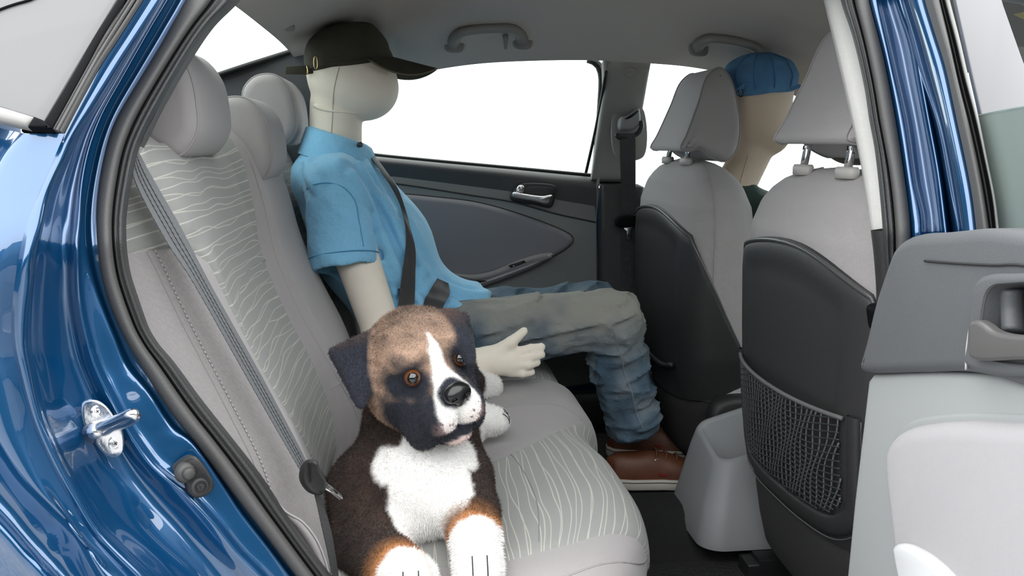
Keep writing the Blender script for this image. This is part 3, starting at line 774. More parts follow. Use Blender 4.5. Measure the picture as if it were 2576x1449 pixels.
obj('inner_panel', *plate([(0.66, 0.94, 0.25), (1.5, 0.94, 0.25), (1.5, 0.98, 0.88), (0.66, 0.98, 0.93)], (0, 1, 0), 0.04, 0.02), M_dtop, d5, sharp=60)

# sun visor with yellow label on the near side
v0 = empty('sun_visor', (1.15, 1.3, 1.16), 'dark sun visor with a yellow label seen through front door glass', 'sun visor')
vpts = [PY(x, y, 1.5) for x, y in [(2490, -60), (2800, -60), (2800, 118), (2490, 118)]]
obj('visor_panel', *plate(vpts, (-0.3, -1, 0), 0.02, 0.008), mat('visor_cloth', (0.03, 0.03, 0.028), 0.9), v0, sharp=60)
lb_ = [PY(x, y, 1.465) for x, y in [(2548, 36), (2640, 16), (2640, 66), (2576, 50)]]
obj('label', *plate(lb_, (-0.3, -1, 0), 0.002, 0.0005), mat('yellow_label', (0.55, 0.45, 0.03), 0.6), v0, smooth=False)
# ================================================================== OPEN NEAR REAR DOOR
XD = 0.52
def ppx(pts, X): return [PX(x, y, X) for x, y in pts]
od = empty('open_car_door', (0.56, 0.6, 0.25), 'open near rear car door with grey trim on the right', 'car door')
M_odtop = mat('grey_door_top', (0.088, 0.092, 0.096), 0.55, bump=('voro', 700, 0.00015))
M_odlow = mat('pale_door_plastic', (0.28, 0.288, 0.284), 0.55, bump=('noise', 700, 0.0001))
M_odins = mat('pale_door_cloth', (0.34, 0.33, 0.333), 0.9, bump=('noise', 1500, 0.0003))
M_odhan = mat('grey_handle_plastic', (0.085, 0.083, 0.08), 0.4)
Yend = 0.25
def yz(y, z, x=XD): return A(x, y, z)
# blue door shell
obj('door_shell', *plate([yz(0.93, 0.25, 0.64), yz(0.93, 0.86, 0.64), yz(0.82, 0.91, 0.64), yz(Yend, 0.93, 0.64), yz(Yend, 0.4, 0.64), yz(0.5, 0.25, 0.64)], (-1, 0, 0), 0.10, 0.02), M_paint, od, sharp=60)
# lower pale panel
lowp = [PX(x, y, XD) for x, y in [(2226, 955), (2240, 937), (2400, 932), (2576, 938)]]
lowp += [A(XD, 0.40, PX(2576, 938, XD)[2]), A(XD, Yend, 0.81), A(XD, Yend, 0.32), A(XD, 0.80, 0.30), A(XD, 0.885, 0.42), PX(2170, 1449, XD), PX(2190, 1250, XD)]
obj('lower_panel', *plate(lowp, (-1, 0, 0), 0.022, 0.010, 4), M_odlow, od, sharp=60)
# upper trim with rolled top
tp = spl([PX(x, y, XD) for x, y in [(2405, 587), (2480, 580), (2576, 574)]]+[A(XD, 0.45, 0.945), A(XD, Yend, 0.945)], 30)
lf = [(2264, 936), (2248, 931), (2247, 912), (2262, 860), (2290, 752), (2312, 690), (2325, 655), (2340, 622), (2365, 600), (2405, 587)]
upo = [PX(x, y, XD+0.01) for x, y in lf]+list(tp[1:]+A(0.01, 0, 0))+[A(XD+0.01, Yend, 0.822), A(XD+0.01, 0.45, 0.822)]+[PX(x, y, XD+0.01) for x, y in [(2576, 940), (2400, 934)]]
gr = [PX(x, y, XD-0.033) for x, y in [(2326, 656), (2400, 662), (2500, 667), (2576, 668)]]+[A(XD-0.033, 0.4, 0.905)]
obj('trim_groove', *tube(gr, 0.0013, 6, 40), M_dark, od)
# handle bowl
bz = [(2443, 915), (2448, 860), (2452, 790), (2462, 730), (2478, 700), (2500, 690), (2560, 687), (2640, 690), (2690, 720), (2690, 915)]
bz3 = spl([PX(x, y, XD-0.032) for x, y in bz], 70, True)
hb2 = obj('handle_bezel', *plate(bz3, (-1, 0, 0), 0.008, 0.006, 4), M_odtop, od, sharp=70)
bw = [(2459, 895), (2462, 850), (2466, 790), (2478, 735), (2496, 716), (2530, 710), (2640, 712), (2672, 735), (2672, 900), (2480, 906)]
bw3 = spl([PX(x, y, XD-0.041) for x, y in bw], 70, True)
rings = []
cbw = bw3.mean(0)
for s_, dx in ((1.0, 0.0), (0.985, -0.0), (0.96, 0.004), (0.93, 0.03), (0.5, 0.034), (0.02, 0.034)):
    r_ = cbw+(bw3-cbw)*s_; r_ = r_.copy(); r_[:, 0] += dx-0.0005; rings.append(r_)
cr_ = cbw+(bw3-cbw)*0.965
hole_ = cr_.copy(); hole_[:, 0] = XD-0.032
obj('upper_trim', *plate_hole(spl(upo, 160, True), (-1, 0, 0), 0.042, 0.012, hole_, 0.03), M_odtop, od, sharp=50)
for o_c in (hb2,):
    cut(o_c, *loft([cr_-A(0.05, 0, 0), cr_+A(0.09, 0, 0)]))
V, f_ = loft(rings, caps=False)
obj('handle_bowl', V, f_, M_odtop, od, sharp=40)
hn = [(2461, 818), (2468, 807), (2480, 805), (2500, 815), (2520, 830), (2545, 838), (2576, 842), (2640, 845), (2664, 850), (2664, 896), (2576, 904), (2480, 905), (2462, 895), (2460, 850)]
h_ = obj('door_handle', *plate(spl([PX(x, y, XD-0.040) for x, y in hn], 80, True), (-1, 0, 0), 0.010, 0.004, 4), M_odhan, od, sharp=70)
obj('bowl_rib', *tube([PX(2545, 725, XD-0.020), PX(2546, 780, XD-0.018), PX(2548, 836, XD-0.022)], 0.009, 10, 12), M_odtop, od)
st = [PX(x, y, XD-0.033) for x, y in [(2430, 930), (2432, 880), (2440, 820), (2446, 770), (2457, 725)]]
obj('trim_seam', *tube(st, 0.0011, 6, 30), M_stitch, od)
# cloth insert and pale armrest
isx = [(2258, 1160), (2262, 1125), (2280, 1095), (2310, 1076), (2380, 1062), (2470, 1057), (2576, 1060), (2700, 1064), (2900, 1090), (2900, 1700), (2330, 1700), (2300, 1500), (2285, 1400), (2272, 1300)]
isx3 = [PX(x, y, XD-0.020) for x, y in isx]
obj('insert_surround', *plate([PX(x, y, XD-0.0185) for x, y in [(2246, 1165), (2252, 1115), (2272, 1080), (2310, 1055), (2390, 1040), (2470, 1036), (2576, 1038), (2720, 1042), (2930, 1080), (2930, 1720), (2315, 1720), (2285, 1500), (2270, 1400), (2257, 1300)]], (-1, 0, 0), 0.006, 0.005, 3, smooth_n=120), M_odlow, od, sharp=70)
obj('cloth_insert', *plate(isx3, (-1, 0, 0), 0.020, 0.018, 6, smooth_n=140), M_odins, od, sharp=80)
ar = [(2290, 1385), (2298, 1374), (2320, 1372), (2350, 1384), (2385, 1405), (2420, 1435), (2460, 1480), (2520, 1560), (2560, 1640), (2360, 1640), (2320, 1520), (2300, 1450)]
obj('armrest', *plate([PX(x, y, XD-0.028) for x, y in ar], (-1, 0, 0.2), 0.022, 0.008, 4, smooth_n=80), mat('white_armrest', (0.52, 0.52, 0.52), 0.35), od, sharp=80)
# window frame of the door: painted rail, channel rubber, glass
R6 = [(2258, -60), (2271, 0), (2298, 90), (2324, 188), (2359, 318), (2382, 440), (2404, 587), (2408, 640)]
R7 = [(2313, -60), (2326, 0), (2350, 80), (2377, 166), (2407, 305), (2443, 479), (2456, 584), (2460, 640)]
R8 = [(2347, -60), (2361, 0), (2388, 110), (2412, 215), (2438, 320), (2466, 450), (2487, 582), (2493, 640)]
def curx(pts, X): return [PX(x, y, X) for x, y in pts]
def fx(c1, c2, t, X): return curx(between(c1, c2, t), X)
sheet('window_frame', skin([fx(R6, R7, -0.25, 0.62), fx(R6, R7, 0.0, 0.58), fx(R6, R7, 0.08, 0.572), fx(R6, R7, 0.3, 0.556), fx(R6, R7, 0.5, 0.551), fx(R6, R7, 0.8, 0.552), fx(R6, R7, 1.0, 0.556), fx(R6, R7, 1.02, 0.60)], 40, 90), M_paint, od, flip=True)
sheet('frame_seal', skin([fx(R7, R8, -0.02, 0.57), fx(R7, R8, 0.05, 0.553), fx(R7, R8, 0.4, 0.548), fx(R7, R8, 0.75, 0.546), fx(R7, R8, 0.98, 0.552), fx(R7, R8, 1.0, 0.59)], 24, 90), M_seal, od, flip=True)
R9 = [(2363, -60), (2377, 0), (2404, 100), (2428, 200), (2454, 296), (2477, 400), (2497, 500), (2506, 582), (2510, 640)]
R10 = [(2374, -60), (2388, 0), (2414, 100), (2437, 200), (2461, 294), (2483, 400), (2503, 500), (2513, 582), (2517, 640)]
sheet('glass_channel', skin([fx(R8, R9, 0.0, 0.57), fx(R8, R9, 0.5, 0.575), fx(R8, R9, 1.0, 0.57)], 8, 60), M_black, od, flip=True)
sheet('channel_rubber', skin([fx(R9, R10, -0.2, 0.575), fx(R9, R10, 0.2, 0.562), fx(R9, R10, 0.8, 0.562), fx(R9, R10, 1.1, 0.58)], 10, 60), mat('channel_rubber', (0.22, 0.225, 0.215), 0.5), od, flip=True)
M_dglass = glass('dusty_green_glass', (0.45, 0.54, 0.50), 0.06, 0.74, (0.20, 0.238, 0.222))
gp = [PX(x, y, 0.58) for x, y in [(2439, 298), (2576, 272)]]+[A(0.58, 0.25, 1.075), A(0.58, 0.22, 0.90), A(0.58, 0.60, 0.90), PX(2500, 640, 0.58)]
obj('window_glass', *plate(gp, (-1, 0, 0), 0.004, 0.001, 1), M_dglass, od, smooth=False)
obj('glass_top_edge', *tube([PX(2439, 298, 0.578), PX(2576, 272, 0.578), A(0.578, 0.25, 1.075)], 0.0022, 6, 10), mat('glass_edge', (0.12, 0.16, 0.15), 0.2), od)

# ================================================================== REAR BENCH SEAT
rs = empty('rear_seat', (0.1, 1.68, 0.33), 'light grey rear bench seat with wavy patterned cloth and three headrests', 'car seat')
BZ = np.array([1.03, 1.0, 0.92, 0.83, 0.73, 0.64, 0.57, 0.52, 0.45, 0.38]); BX = np.array([-0.325, -0.292, -0.262, -0.24, -0.20, -0.158, -0.135, -0.122, -0.112, -0.12])
def sstep(a_, b_, x): t = np.clip((x-a_)/(b_-a_), 0, 1); return t*t*(3-2*t)
from functools import lru_cache
_bc = spl(np.stack([BX, BZ], 1), 240)
_bt = np.gradient(_bc, axis=0); _bt /= np.linalg.norm(_bt, axis=1, keepdims=True)
_bs = np.r_[0, np.cumsum(np.linalg.norm(np.diff(_bc, axis=0), axis=1))]
def back(z, y, lift=0.0):
    i = np.interp(-z, -_bc[:, 1], np.arange(240))
    x = np.interp(i, np.arange(240), _bc[:, 0])
    n = A(-np.interp(i, np.arange(240), _bt[:, 1]), 0, np.interp(i, np.arange(240), _bt[:, 0]))
    if n[0] < 0: n = -n
    m = abs(y-1.68)
    o = 0.030*sstep(0.19, 0.135, m)                       # centre section stands proud
    o += -0.006*sstep(0.42, 0.30, abs(m-0.33)+0.25)
    o += 0.010*np.exp(-((m-0.545)/0.04)**2)*sstep(0.92, 0.86, z)       # side bolster
    e = max(0, m-0.565)
    o -= 0.9*e*e/0.1+0.15*e
    p = A(x, y, z)+n*(o+lift)
    return p, np.interp(i, np.arange(240), _bs)
zs = np.r_[np.linspace(1.03, 0.42, 70)]
ys = np.r_[np.linspace(0.985, 1.16, 22), np.linspace(1.17, 2.19, 70), np.linspace(2.20, 2.375, 22)]
G = np.array([[back(z, y)[0] for y in ys] for z in zs])
sheet('backrest', G, M_fab, rs, thick=0.07, flip=False)
def insert(name, yl, yr, zlo, zhi, fn, lift, parent, n=60, m=44, fade=0.035, mat_=None, flip=False):
    zz = np.linspace(zhi, zlo, n); G = []; U = []
    for z in zz:
        row = []; ru = []
        a_, b_ = yl(z), yr(z)
        for t in np.linspace(0, 1, m):
            y = a_+(b_-a_)*t
            d = min(t, 1-t)*(b_-a_); d = min(d, (z-zlo)*1.0+0.0005)
            l = lift*min(1, math.sqrt(max(0, d)/0.012))-0.001
            p, s_ = fn(z, y, l)
            row.append(p); ru.append((y, s_))
        G.append(row); U.append(ru)
    return sheet(name, np.array(G), mat_ or M_pat, parent, uv=np.array(U), flip=flip)
def I(z, tab):
    tab = sorted(tab); return float(np.interp(z, [t[0] for t in tab], [t[1] for t in tab]))
nl = lambda z: I(z, [(0.513, 1.36), (0.52, 1.30), (0.535, 1.265), (0.56, 1.238), (0.60, 1.215), (0.63, 1.198), (0.72, 1.17), (0.82, 1.142), (0.87, 1.12), (0.895, 1.09), (0.91, 1.04), (0.915, 0.99), (1.02, 0.99)])
nr = lambda z: I(z, [(0.513, 1.40), (0.52, 1.44), (0.535, 1.465), (0.56, 1.485), (0.60, 1.495), (0.75, 1.50), (0.85, 1.505), (1.02, 1.53)])
insert('backrest_insert', nl, nr, 0.513, 1.015, back, 0.005, rs)
insert('backrest_insert', lambda z: 3.36-nr(z), lambda z: 3.36-nl(z), 0.513, 1.015, back, 0.005, rs)
def seam(name, fn, pts, r, parent, m=None, lift=0.004):
    P = [fn(z, y, lift)[0] for z, y in spl(pts, 50)]
    return obj(name, *tube(P, r, 6), m or M_seam, parent)
seam('insert_seam', back, [(0.775, 1.165), (0.80, 1.22), (0.822, 1.32), (0.828, 1.42), (0.826, 1.50)], 0.0010, rs, lift=0.0036)
def dashes(name, fn, pts, parent, step=0.006, r=0.0009, lift=0.001, m=None):
    P = np.array([fn(z, y, lift)[0] for z, y in spl(pts, 200)])
    s_ = np.r_[0, np.cumsum(np.linalg.norm(np.diff(P, axis=0), axis=1))]
    parts = []
    for q in np.arange(0, s_[-1]-step, step):
        a_, b_ = [np.array([np.interp(t, s_, P[:, k]) for k in range(3)]) for t in (q, q+step*0.62)]
        parts.append(tube([a_, (a_+b_)/2, b_], r, 5))
    o = obj(name, *join(*parts), m or M_stitch, parent); o['kind'] = 'stuff'; return o
bolster_line = [(0.905, 1.062), (0.83, 1.070), (0.735, 1.072), (0.67, 1.070), (0.60, 1.066), (0.55, 1.062)]
seam('bolster_seam', back, [(z, y-0.005) for z, y in bolster_line], 0.0010, rs, lift=-0.0002)
dashes('bolster_stitching', back, bolster_line, rs, r=0.0011, lift=0.0015)
seam('centre_seam', back, [(0.98, 1.535), (0.85, 1.525), (0.70, 1.52), (0.60, 1.53), (0.50, 1.56)], 0.0010, rs, lift=-0.0002)
seam('lower_seam', back, [(0.60, 1.50), (0.595, 1.55), (0.575, 1.60), (0.54, 1.63), (0.50, 1.64)], 0.0009, rs, lift=-0.0002)

# side bolster by the doorway, curving out under the belt
t0_ = [(690, 1255), (720, 1288), (760, 1312), (795, 1355), (818, 1410), (832, 1470), (838, 1510)]
t1_ = [(684, 1256), (700, 1290), (730, 1340), (765, 1400), (795, 1455), (815, 1500), (825, 1530)]
sb = [cur(t0_, 1.012), cur(t0_, 0.994), cur(between(t0_, t1_, 0.3), 0.992), cur(between(t0_, t1_, 0.7), 1.01), cur(t1_, 1.05)]
obj('side_bolster_piping', *tube(cur(t0_, 0.9935), 0.0014, 6, 40), M_seam, rs)
sheet('side_bolster', skin(sb, 14, 30), M_fabf, rs)
# headrests
HP = A((-0.262, 1.0), (-0.238, 1.03), (-0.236, 1.07), (-0.246, 1.115), (-0.275, 1.145), (-0.318, 1.142), (-0.345, 1.11), (-0.335, 1.06), (-0.305, 1.018), (-0.282, 1.002))
def rear_headrest(yc, w, dx, dz, sc_, far):
    pr = HP.copy(); c_ = A(-0.28, 1.0)
    pr = c_+(pr-c_)*sc_+A(dx, dz)
    V, f_ = pillow(pr, yc, w, 0.020, 7, wz=lambda z: 1.0-0.9*max(0, z-1.06-dz)**1.2, n=48)
    h = obj('headrest', V, f_, M_fabf, rs)
    pf = spl(pr, 48, True)
    q = lens(pf, 0.004)
    sd = -1
    yy = yc+sd*(w/2-0.0125)
    P = [A(x, yc+(yy-yc)*(1.0-0.9*max(0, z-1.06-dz)**1.2)-0.001, z) for x, z in lens(pf, 0.0015)]
    obj('headrest_seam', *tube(P, 0.0018, 6, closed=True), M_seam, h)
    for s in (-0.055, 0.055):
        obj('headrest_post', *tube([A(-0.305+dx, yc+s, 1.0+dz), A(-0.315+dx, yc+s, 1.06+dz)], 0.006, 10), M_chrome, h)
        obj('post_sleeve', *tube([A(-0.30+dx, yc+s, 0.985+dz), A(-0.307+dx, yc+s, 1.006+dz)], 0.013, 12), M_fabf, h)
    return h
rear_headrest(1.315, 0.245, -0.027, 0.0, 1.0, False)
rear_headrest(1.66, 0.215, 0.012, -0.052, 1.0, False)
rear_headrest(2.045, 0.245, 0.012, 0.012, 1.0, True)

# cushion
CP = np.array([(-0.16, 0.440), (-0.10, 0.465), (0.0, 0.475), (0.12, 0.487), (0.22, 0.497), (0.285, 0.495), (0.315, 0.478), (0.328, 0.447), (0.328, 0.405), (0.315, 0.37), (0.30, 0.33), (0.295, 0.28)])
_cc = spl(CP, 240)
_ct = np.gradient(_cc, axis=0); _ct /= np.linalg.norm(_ct, axis=1, keepdims=True)
_cn = np.stack([-_ct[:, 1], _ct[:, 0]], 1)
_cs = np.r_[0, np.cumsum(np.linalg.norm(np.diff(_cc, axis=0), axis=1))]
def cush(s_, y, lift=0.0):
    x, z = np.interp(s_, _cs, _cc[:, 0]), np.interp(s_, _cs, _cc[:, 1])
    n = A(np.interp(s_, _cs, _cn[:, 0]), 0, np.interp(s_, _cs, _cn[:, 1]))
    m = abs(y-1.68)
    o = 0.030*sstep(0.17, 0.08, abs(y-1.72))
    if m > 0.2: o += 0.004*np.sin(np.clip((m-0.2)/0.42, 0, 1)*math.pi)
    e = max(0, m-0.615)
    o -= 0.05*(1-math.sqrt(max(0, 1-min(1, e/0.07)**2)))
    xo = 0.012*sstep(0.14, 0.26, m)-0.05*max(0, (m-0.40)/0.22)**2
    p = A(x+xo*sstep(0.1, 0.30, x), y, z)+n*(o+lift)
    return p, s_
ss = np.linspace(0, _cs[-1], 90)
ys = np.r_[np.linspace(1.005, 1.10, 20), np.linspace(1.11, 2.25, 80), np.linspace(2.26, 2.355, 20)]
G = np.array([[cush(s_, y)[0] for y in ys] for s_ in ss])
sheet('cushion', G, M_fabf, rs, flip=True)
# side wall of the cushion
e0 = np.array([cush(s_, 1.005)[0] for s_ in ss])
sw_ = np.array([e0, e0*A(1, 1, 0)+A(0, -0.002, 0)+np.stack([0*e0[:, 0], 0*e0[:, 0], np.minimum(e0[:, 2]-0.02, 0.30)], 1)])
sheet('cushion_side', sw_, M_fabf, rs)
# patterned inserts (near and far seat): boundaries as a function of distance along the cushion
def s_at(x, top=True):
    k = np.argmax(_cc[:, 0]); return float(np.interp(x, _cc[:k, 0], _cs[:k]))
sF = float(np.interp(-0.395, -_cc[120:, 1][::1], _cs[120:])) if True else 0
farb = [(0.0, 1.28), (s_at(0.02), 1.33), (s_at(0.08), 1.385), (s_at(0.15), 1.435), (s_at(0.22), 1.50), (s_at(0.30), 1.585), (s_at(0.322), 1.61), (sF, 1.61)]
nearb = [(0.0, 1.10), (s_at(0.02), 1.08), (s_at(0.12), 1.07), (s_at(0.22), 1.085), (s_at(0.30), 1.12), (s_at(0.322), 1.135), (sF-0.03, 1.15), (sF-0.004, 1.18), (sF, 1.22)]
def cinsert(a_, b_):
    n, m = 70, 46; G = []; U = []
    s0 = s_at(-0.10)
    for s_ in np.linspace(s0, sF, n):
        y0, y1 = a_(s_), b_(s_); row = []; ru = []
        for t in np.linspace(0, 1, m):
            y = y0+(y1-y0)*t; d = min(min(t, 1-t)*(y1-y0), (sF-s_)+0.0005)
            l = 0.005*min(1, math.sqrt(max(0, d)/0.012))-0.001
            row.append(cush(s_, y, l)[0]); ru.append((y, s_+3.0))
        G.append(row); U.append(ru)
    return sheet('cushion_insert', np.array(G), M_pat, rs, uv=np.array(U), flip=True)
cinsert(lambda s_: I(s_, nearb), lambda s_: I(s_, farb))
cinsert(lambda s_: 3.44-I(s_, farb), lambda s_: 3.36-I(s_, nearb))
def cseam(name, pts, r=0.0013, lift=0.001, m=None):
    return obj(name, *tube([cush(s_, y, lift)[0] for s_, y in spl(pts, 50)], r, 6), m or M_seam, rs)
cseam('cushion_seam', [(s_at(0.165), 1.44), (s_at(0.170), 1.40), (s_at(0.176), 1.32), (s_at(0.178), 1.22), (s_at(0.172), 1.10)], 0.0009, 0.0037, mat('seam_cord', (0.2, 0.2, 0.19), 0.9))
cseam('centre_seam', [(s_at(0.31), 1.605), (s_at(0.27), 1.625), (s_at(0.20), 1.63), (s_at(0.13), 1.61), (s_at(0.08), 1.57)], 0.0009, -0.0002)
piping = [(s_at(0.318)+0.0, 1.02), (s_at(0.33), 1.045), (s_at(0.337)+0.01, 1.075), (s_at(0.338)+0.02, 1.12), (s_at(0.338)+0.03, 1.3), (s_at(0.338)+0.03, 1.5)]
cseam('front_piping', [(s_at(0.325)+0.035, 1.6), (s_at(0.325)+0.03, 1.3), (s_at(0.325)+0.02, 1.17), (s_at(0.325), 1.10), (s_at(0.31), 1.06), (s_at(0.26), 1.03), (s_at(0.15), 1.018), (s_at(0.0), 1.014)], 0.0014, 0.0002)

# ================================================================== FRONT SEATS
def ifn(tab):
    z0 = [t[0] for t in tab]; v0 = [t[1] for t in tab]; return lambda z: float(np.interp(z, z0, v0))
hb_ = ifn([(0.40, 0.205), (0.46, 0.215), (0.55, 0.235), (0.7, 0.250), (0.82, 0.256), (0.88, 0.250), (0.92, 0.228), (0.945, 0.195), (0.962, 0.155), (0.974, 0.105), (0.980, 0.05), (0.982, 0.005)])
ha_ = ifn([(0.40, 0.085), (0.5, 0.092), (0.8, 0.092), (0.88, 0.085), (0.93, 0.068), (0.96, 0.048), (0.975, 0.028), (0.982, 0.003)])
hc_ = ifn([(0.40, 0.69), (0.5, 0.682), (0.65, 0.672), (0.85, 0.668), (0.93, 0.664), (0.982, 0.66)])
def seat_pt(z, th, yc, grow=0.0, e=3.2):
    c_, s_ = math.cos(th), math.sin(th)
    return A(hc_(z)-(ha_(z)+grow)*np.sign(c_)*abs(c_)**(2/e), yc+(hb_(z)+grow)*np.sign(s_)*abs(s_)**(2/e), z+(grow*0.4))
def rear_x(y, z, yc, grow=0.0, e=3.2):
    b_ = hb_(z)+grow; t = min(1, abs(y-yc)/b_)
    return hc_(z)-(ha_(z)+grow)*(1-t**e)**(1/e)
HPF = A((0.598, 1.0), (0.612, 1.03), (0.640, 1.10), (0.662, 1.158), (0.690, 1.178), (0.712, 1.160), (0.730, 1.10), (0.735, 1.04), (0.722, 0.99), (0.700, 0.972), (0.668, 0.982), (0.640, 1.0), (0.615, 0.994))
def front_seat(yc, label, net, hz_=0.0):
    HPQ = HPF+A(0, hz_)
    t = empty('front_seat', (0.72, yc, 0.24), label, 'car seat')
    th = np.linspace(0, 2*math.pi, 72, endpoint=False)
    zz = np.r_[np.linspace(0.425, 0.86, 22), np.linspace(0.87, 0.982, 22)]
    obj('backrest', *loft([[seat_pt(z, a_, yc) for a_ in th] for z in zz]), M_fab, t)
    # wrap-round plastic back panel
    tp_ = math.radians(112)
    ths = np.linspace(-tp_, tp_, 81)
    def ztop(a_):
        y = abs(seat_pt(0.83, a_, 0.0)[1]); x = seat_pt(0.83, a_, 0.0)[0]
        yy_ = seat_pt(0.83, a_, 0.0)[1]
        z = 0.876-(0.62 if yy_ > 0 else 1.05)*y*y
        if abs(a_) > 0.9: z -= 2.3*max(0, x-0.60)
        return z
    rows = []
    for k in np.linspace(0, 1, 40):
        row = []
        for a_ in ths:
            zt = ztop(a_); zb = 0.445+0.05*(1-math.cos(a_))*0.3
            z = zt+(zb-zt)*k
            edge = min(k*(zt-zb), (tp_-abs(a_))*0.12)
            g_ = 0.010*min(1, math.sqrt(max(0, edge)/0.02))-0.002
            ins = 0.006*sstep(0.08, 0.14, k)*sstep(0.62, 0.50, abs(a_))*sstep(1.0, 0.93, k)
            p = seat_pt(z, a_, yc, g_-ins)
            row.append(p)
        rows.append(row)
    obj_p = sheet('back_panel', np.array(rows), M_dark, t, flip=True)
    lip_ = [np.array(rows)[1, j]+A(-0.001, 0, 0.001) for j in range(81)]
    obj('panel_edge', *tube(lip_, 0.0035, 8), mat('satin_charcoal', (0.06, 0.06, 0.06), 0.32) if 'satin_charcoal' not in MATS else MATS['satin_charcoal'], obj_p)
    # lower felt skirt and seat base
    sk = []
    for z, g_, dx in ((0.455, 0.002, 0), (0.42, 0.005, 0.0), (0.37, 0.004, 0.004), (0.32, 0.0, 0.012), (0.285, -0.008, 0.03), (0.275, -0.04, 0.06)):
        sk.append([seat_pt(max(z, 0.40), a_, yc, g_)*A(1, 1, 0)+A(dx, 0, z) for a_ in th])
    obj('lower_skirt', *loft(sk), M_felt, t)
    cu_ = [(0.66, 0.46), (0.70, 0.50), (0.9, 0.51), (1.05, 0.53), (1.12, 0.50), (1.11, 0.43), (1.0, 0.38), (0.70, 0.36)]
    obj('seat_cushion', *pillow(cu_, yc, 0.48, 0.05), M_fab, t)
    obj('hinge_cover', *pillow([(0.64, 0.44), (0.66, 0.47), (0.76, 0.47), (0.79, 0.42), (0.76, 0.37), (0.66, 0.37)], yc+(-0.245 if yc > 1.68 else 0.245), 0.05, 0.015), M_dark, t)
    for s in (-0.17, 0.17):
        r_ = obj('seat_rail', *plate([A(0.62, yc+s-0.02, 0.245), A(1.12, yc+s-0.02, 0.245), A(1.12, yc+s+0.02, 0.245), A(0.62, yc+s+0.02, 0.245)], (0, 0, 1), 0.03, 0.004), M_black, t, sharp=40)
        obj('rail_leg', *plate([A(0.66, yc+s-0.012, 0.27), A(1.08, yc+s-0.012, 0.27), A(1.08, yc+s+0.012, 0.27), A(0.66, yc+s+0.012, 0.27)], (0, 0, 1), 0.10, 0.004), M_black, r_, sharp=40)
    # shoulder seams
    sm_ = []
    for z in np.linspace(0.60, 0.979, 40):
        sm_.append(seat_pt(z, -math.radians(80 if z < 0.93 else 80), yc, 0.0008))
    obj('side_seam', *tube(sm_, 0.0014, 6), M_seam, t)
    sm_ = [seat_pt(z, math.radians(80), yc, 0.0008) for z in np.linspace(0.60, 0.979, 40)]
    obj('side_seam', *tube(sm_, 0.0014, 6), M_seam, t)
    # headrest
    wz = lambda z: 1.0-1.4*max(0, z-1.0-hz_)
    V, f_ = pillow(HPQ, yc, 0.27, 0.02, 7, wz=wz, n=64)
    h = obj('headrest', V, f_, M_fabf if net is False else M_fab, t)
    pf = spl(HPQ, 64, True)
    for sd in (-1, 1):
        P = [A(x, yc+sd*(0.135-0.013)*wz(z), z) for x, z in pf]
        obj('headrest_seam', *tube(P, 0.0016, 6, closed=True), M_seam, h)
    for s in (-0.072, 0.072):
        p0, p1 = A(0.628, yc+s, 0.975), A(0.640, yc+s, 1.03+hz_)
        po = obj('headrest_post', *tube([p0, p1], 0.0062, 12), M_chrome, t)
        obj('post_notch', *tube([p0+(p1-p0)*0.42+A(-0.0063, 0.0, 0), p0+(p1-p0)*0.5+A(-0.0063, 0, 0)], 0.0016, 6), M_black, po)
        rr = [[A(0.628+rx*math.cos(q), yc+s+ry*math.sin(q), z) for q in np.linspace(0, 2*math.pi, 24, endpoint=False)] for rx, ry, z in ((0.013, 0.027, 0.968), (0.013, 0.027, 0.980), (0.011, 0.024, 0.984), (0.003, 0.006, 0.984))]
        obj('post_sleeve', *loft(rr), mat('pale_sleeve', (0.40, 0.38, 0.36), 0.5) if 'pale_sleeve' not in MATS else MATS['pale_sleeve'], t)
    # map pocket
    if net:
        fr_o = [(0.655, 0.190), (0.60, 0.192), (0.53, 0.19), (0.475, 0.165), (0.458, 0.10), (0.455, 0.0), (0.457, -0.10), (0.468, -0.19), (0.50, -0.225), (0.58, -0.232), (0.655, -0.235)]
        fr_i = [(0.655, -0.215), (0.60, -0.213), (0.52, -0.205), (0.497, -0.18), (0.485, -0.10), (0.480, 0.0), (0.482, 0.10), (0.495, 0.15), (0.53, 0.172), (0.60, 0.175), (0.655, 0.175)]
        poly = [(z, y) for z, y in fr_o]+[(z, y) for z, y in fr_i]
        # raised frame as a strip between the two lines
        o_ = spl(fr_o, 60); i_ = spl(fr_i[::-1], 60)
        G = []
        for tt, hgt in ((0, 0.004), (0.02, 0.011), (0.2, 0.0135), (0.8, 0.0135), (0.98, 0.011), (1.0, 0.002)):
            q = o_+(i_-o_)*tt
            G.append([A(rear_x(yc+0.02+y, z, yc, hgt), yc+0.02+y, z) for z, y in q])
        sheet('pocket_frame', np.array(G), M_dark, t, flip=False)
        obj('pocket_frame_line', *tube([A(rear_x(yc+0.02+y*1.02, z, yc, 0.0125), yc+0.02+y*1.02, z-0.003) for z, y in o_], 0.0011, 6), MATS['satin_charcoal'], t)
        parts = []
        yL, yR = -0.203, 0.168
        def zlow(y): return float(np.interp(y, [-0.205, -0.18, -0.10, 0.0, 0.10, 0.15, 0.172], [0.52, 0.498, 0.487, 0.482, 0.484, 0.496, 0.53]))
        def npt(y, z, d=0.0):
            bul = 0.012*math.sin(math.pi*np.clip((y-yL)/(yR-yL), 0, 1))*np.clip((z-0.48)/0.16, 0, 1)
            return A(rear_x(yc+0.02+y, z, yc, 0.011)-bul-d, yc+0.02+y, z)
        nv = 30
        for k in range(nv+8):
            y0 = yL-0.06+(yR-yL+0.10)*k/(nv+7)
            P = []
            for z in np.linspace(0.645, 0.48, 30):
                y = y0+0.05*(0.645-z)/0.165+0.004*math.sin(z*60+k)
                if yL < y < yR and z > zlow(y): P.append(npt(y, z))
            if len(P) > 3: parts.append(tube(P, 0.00155, 5))
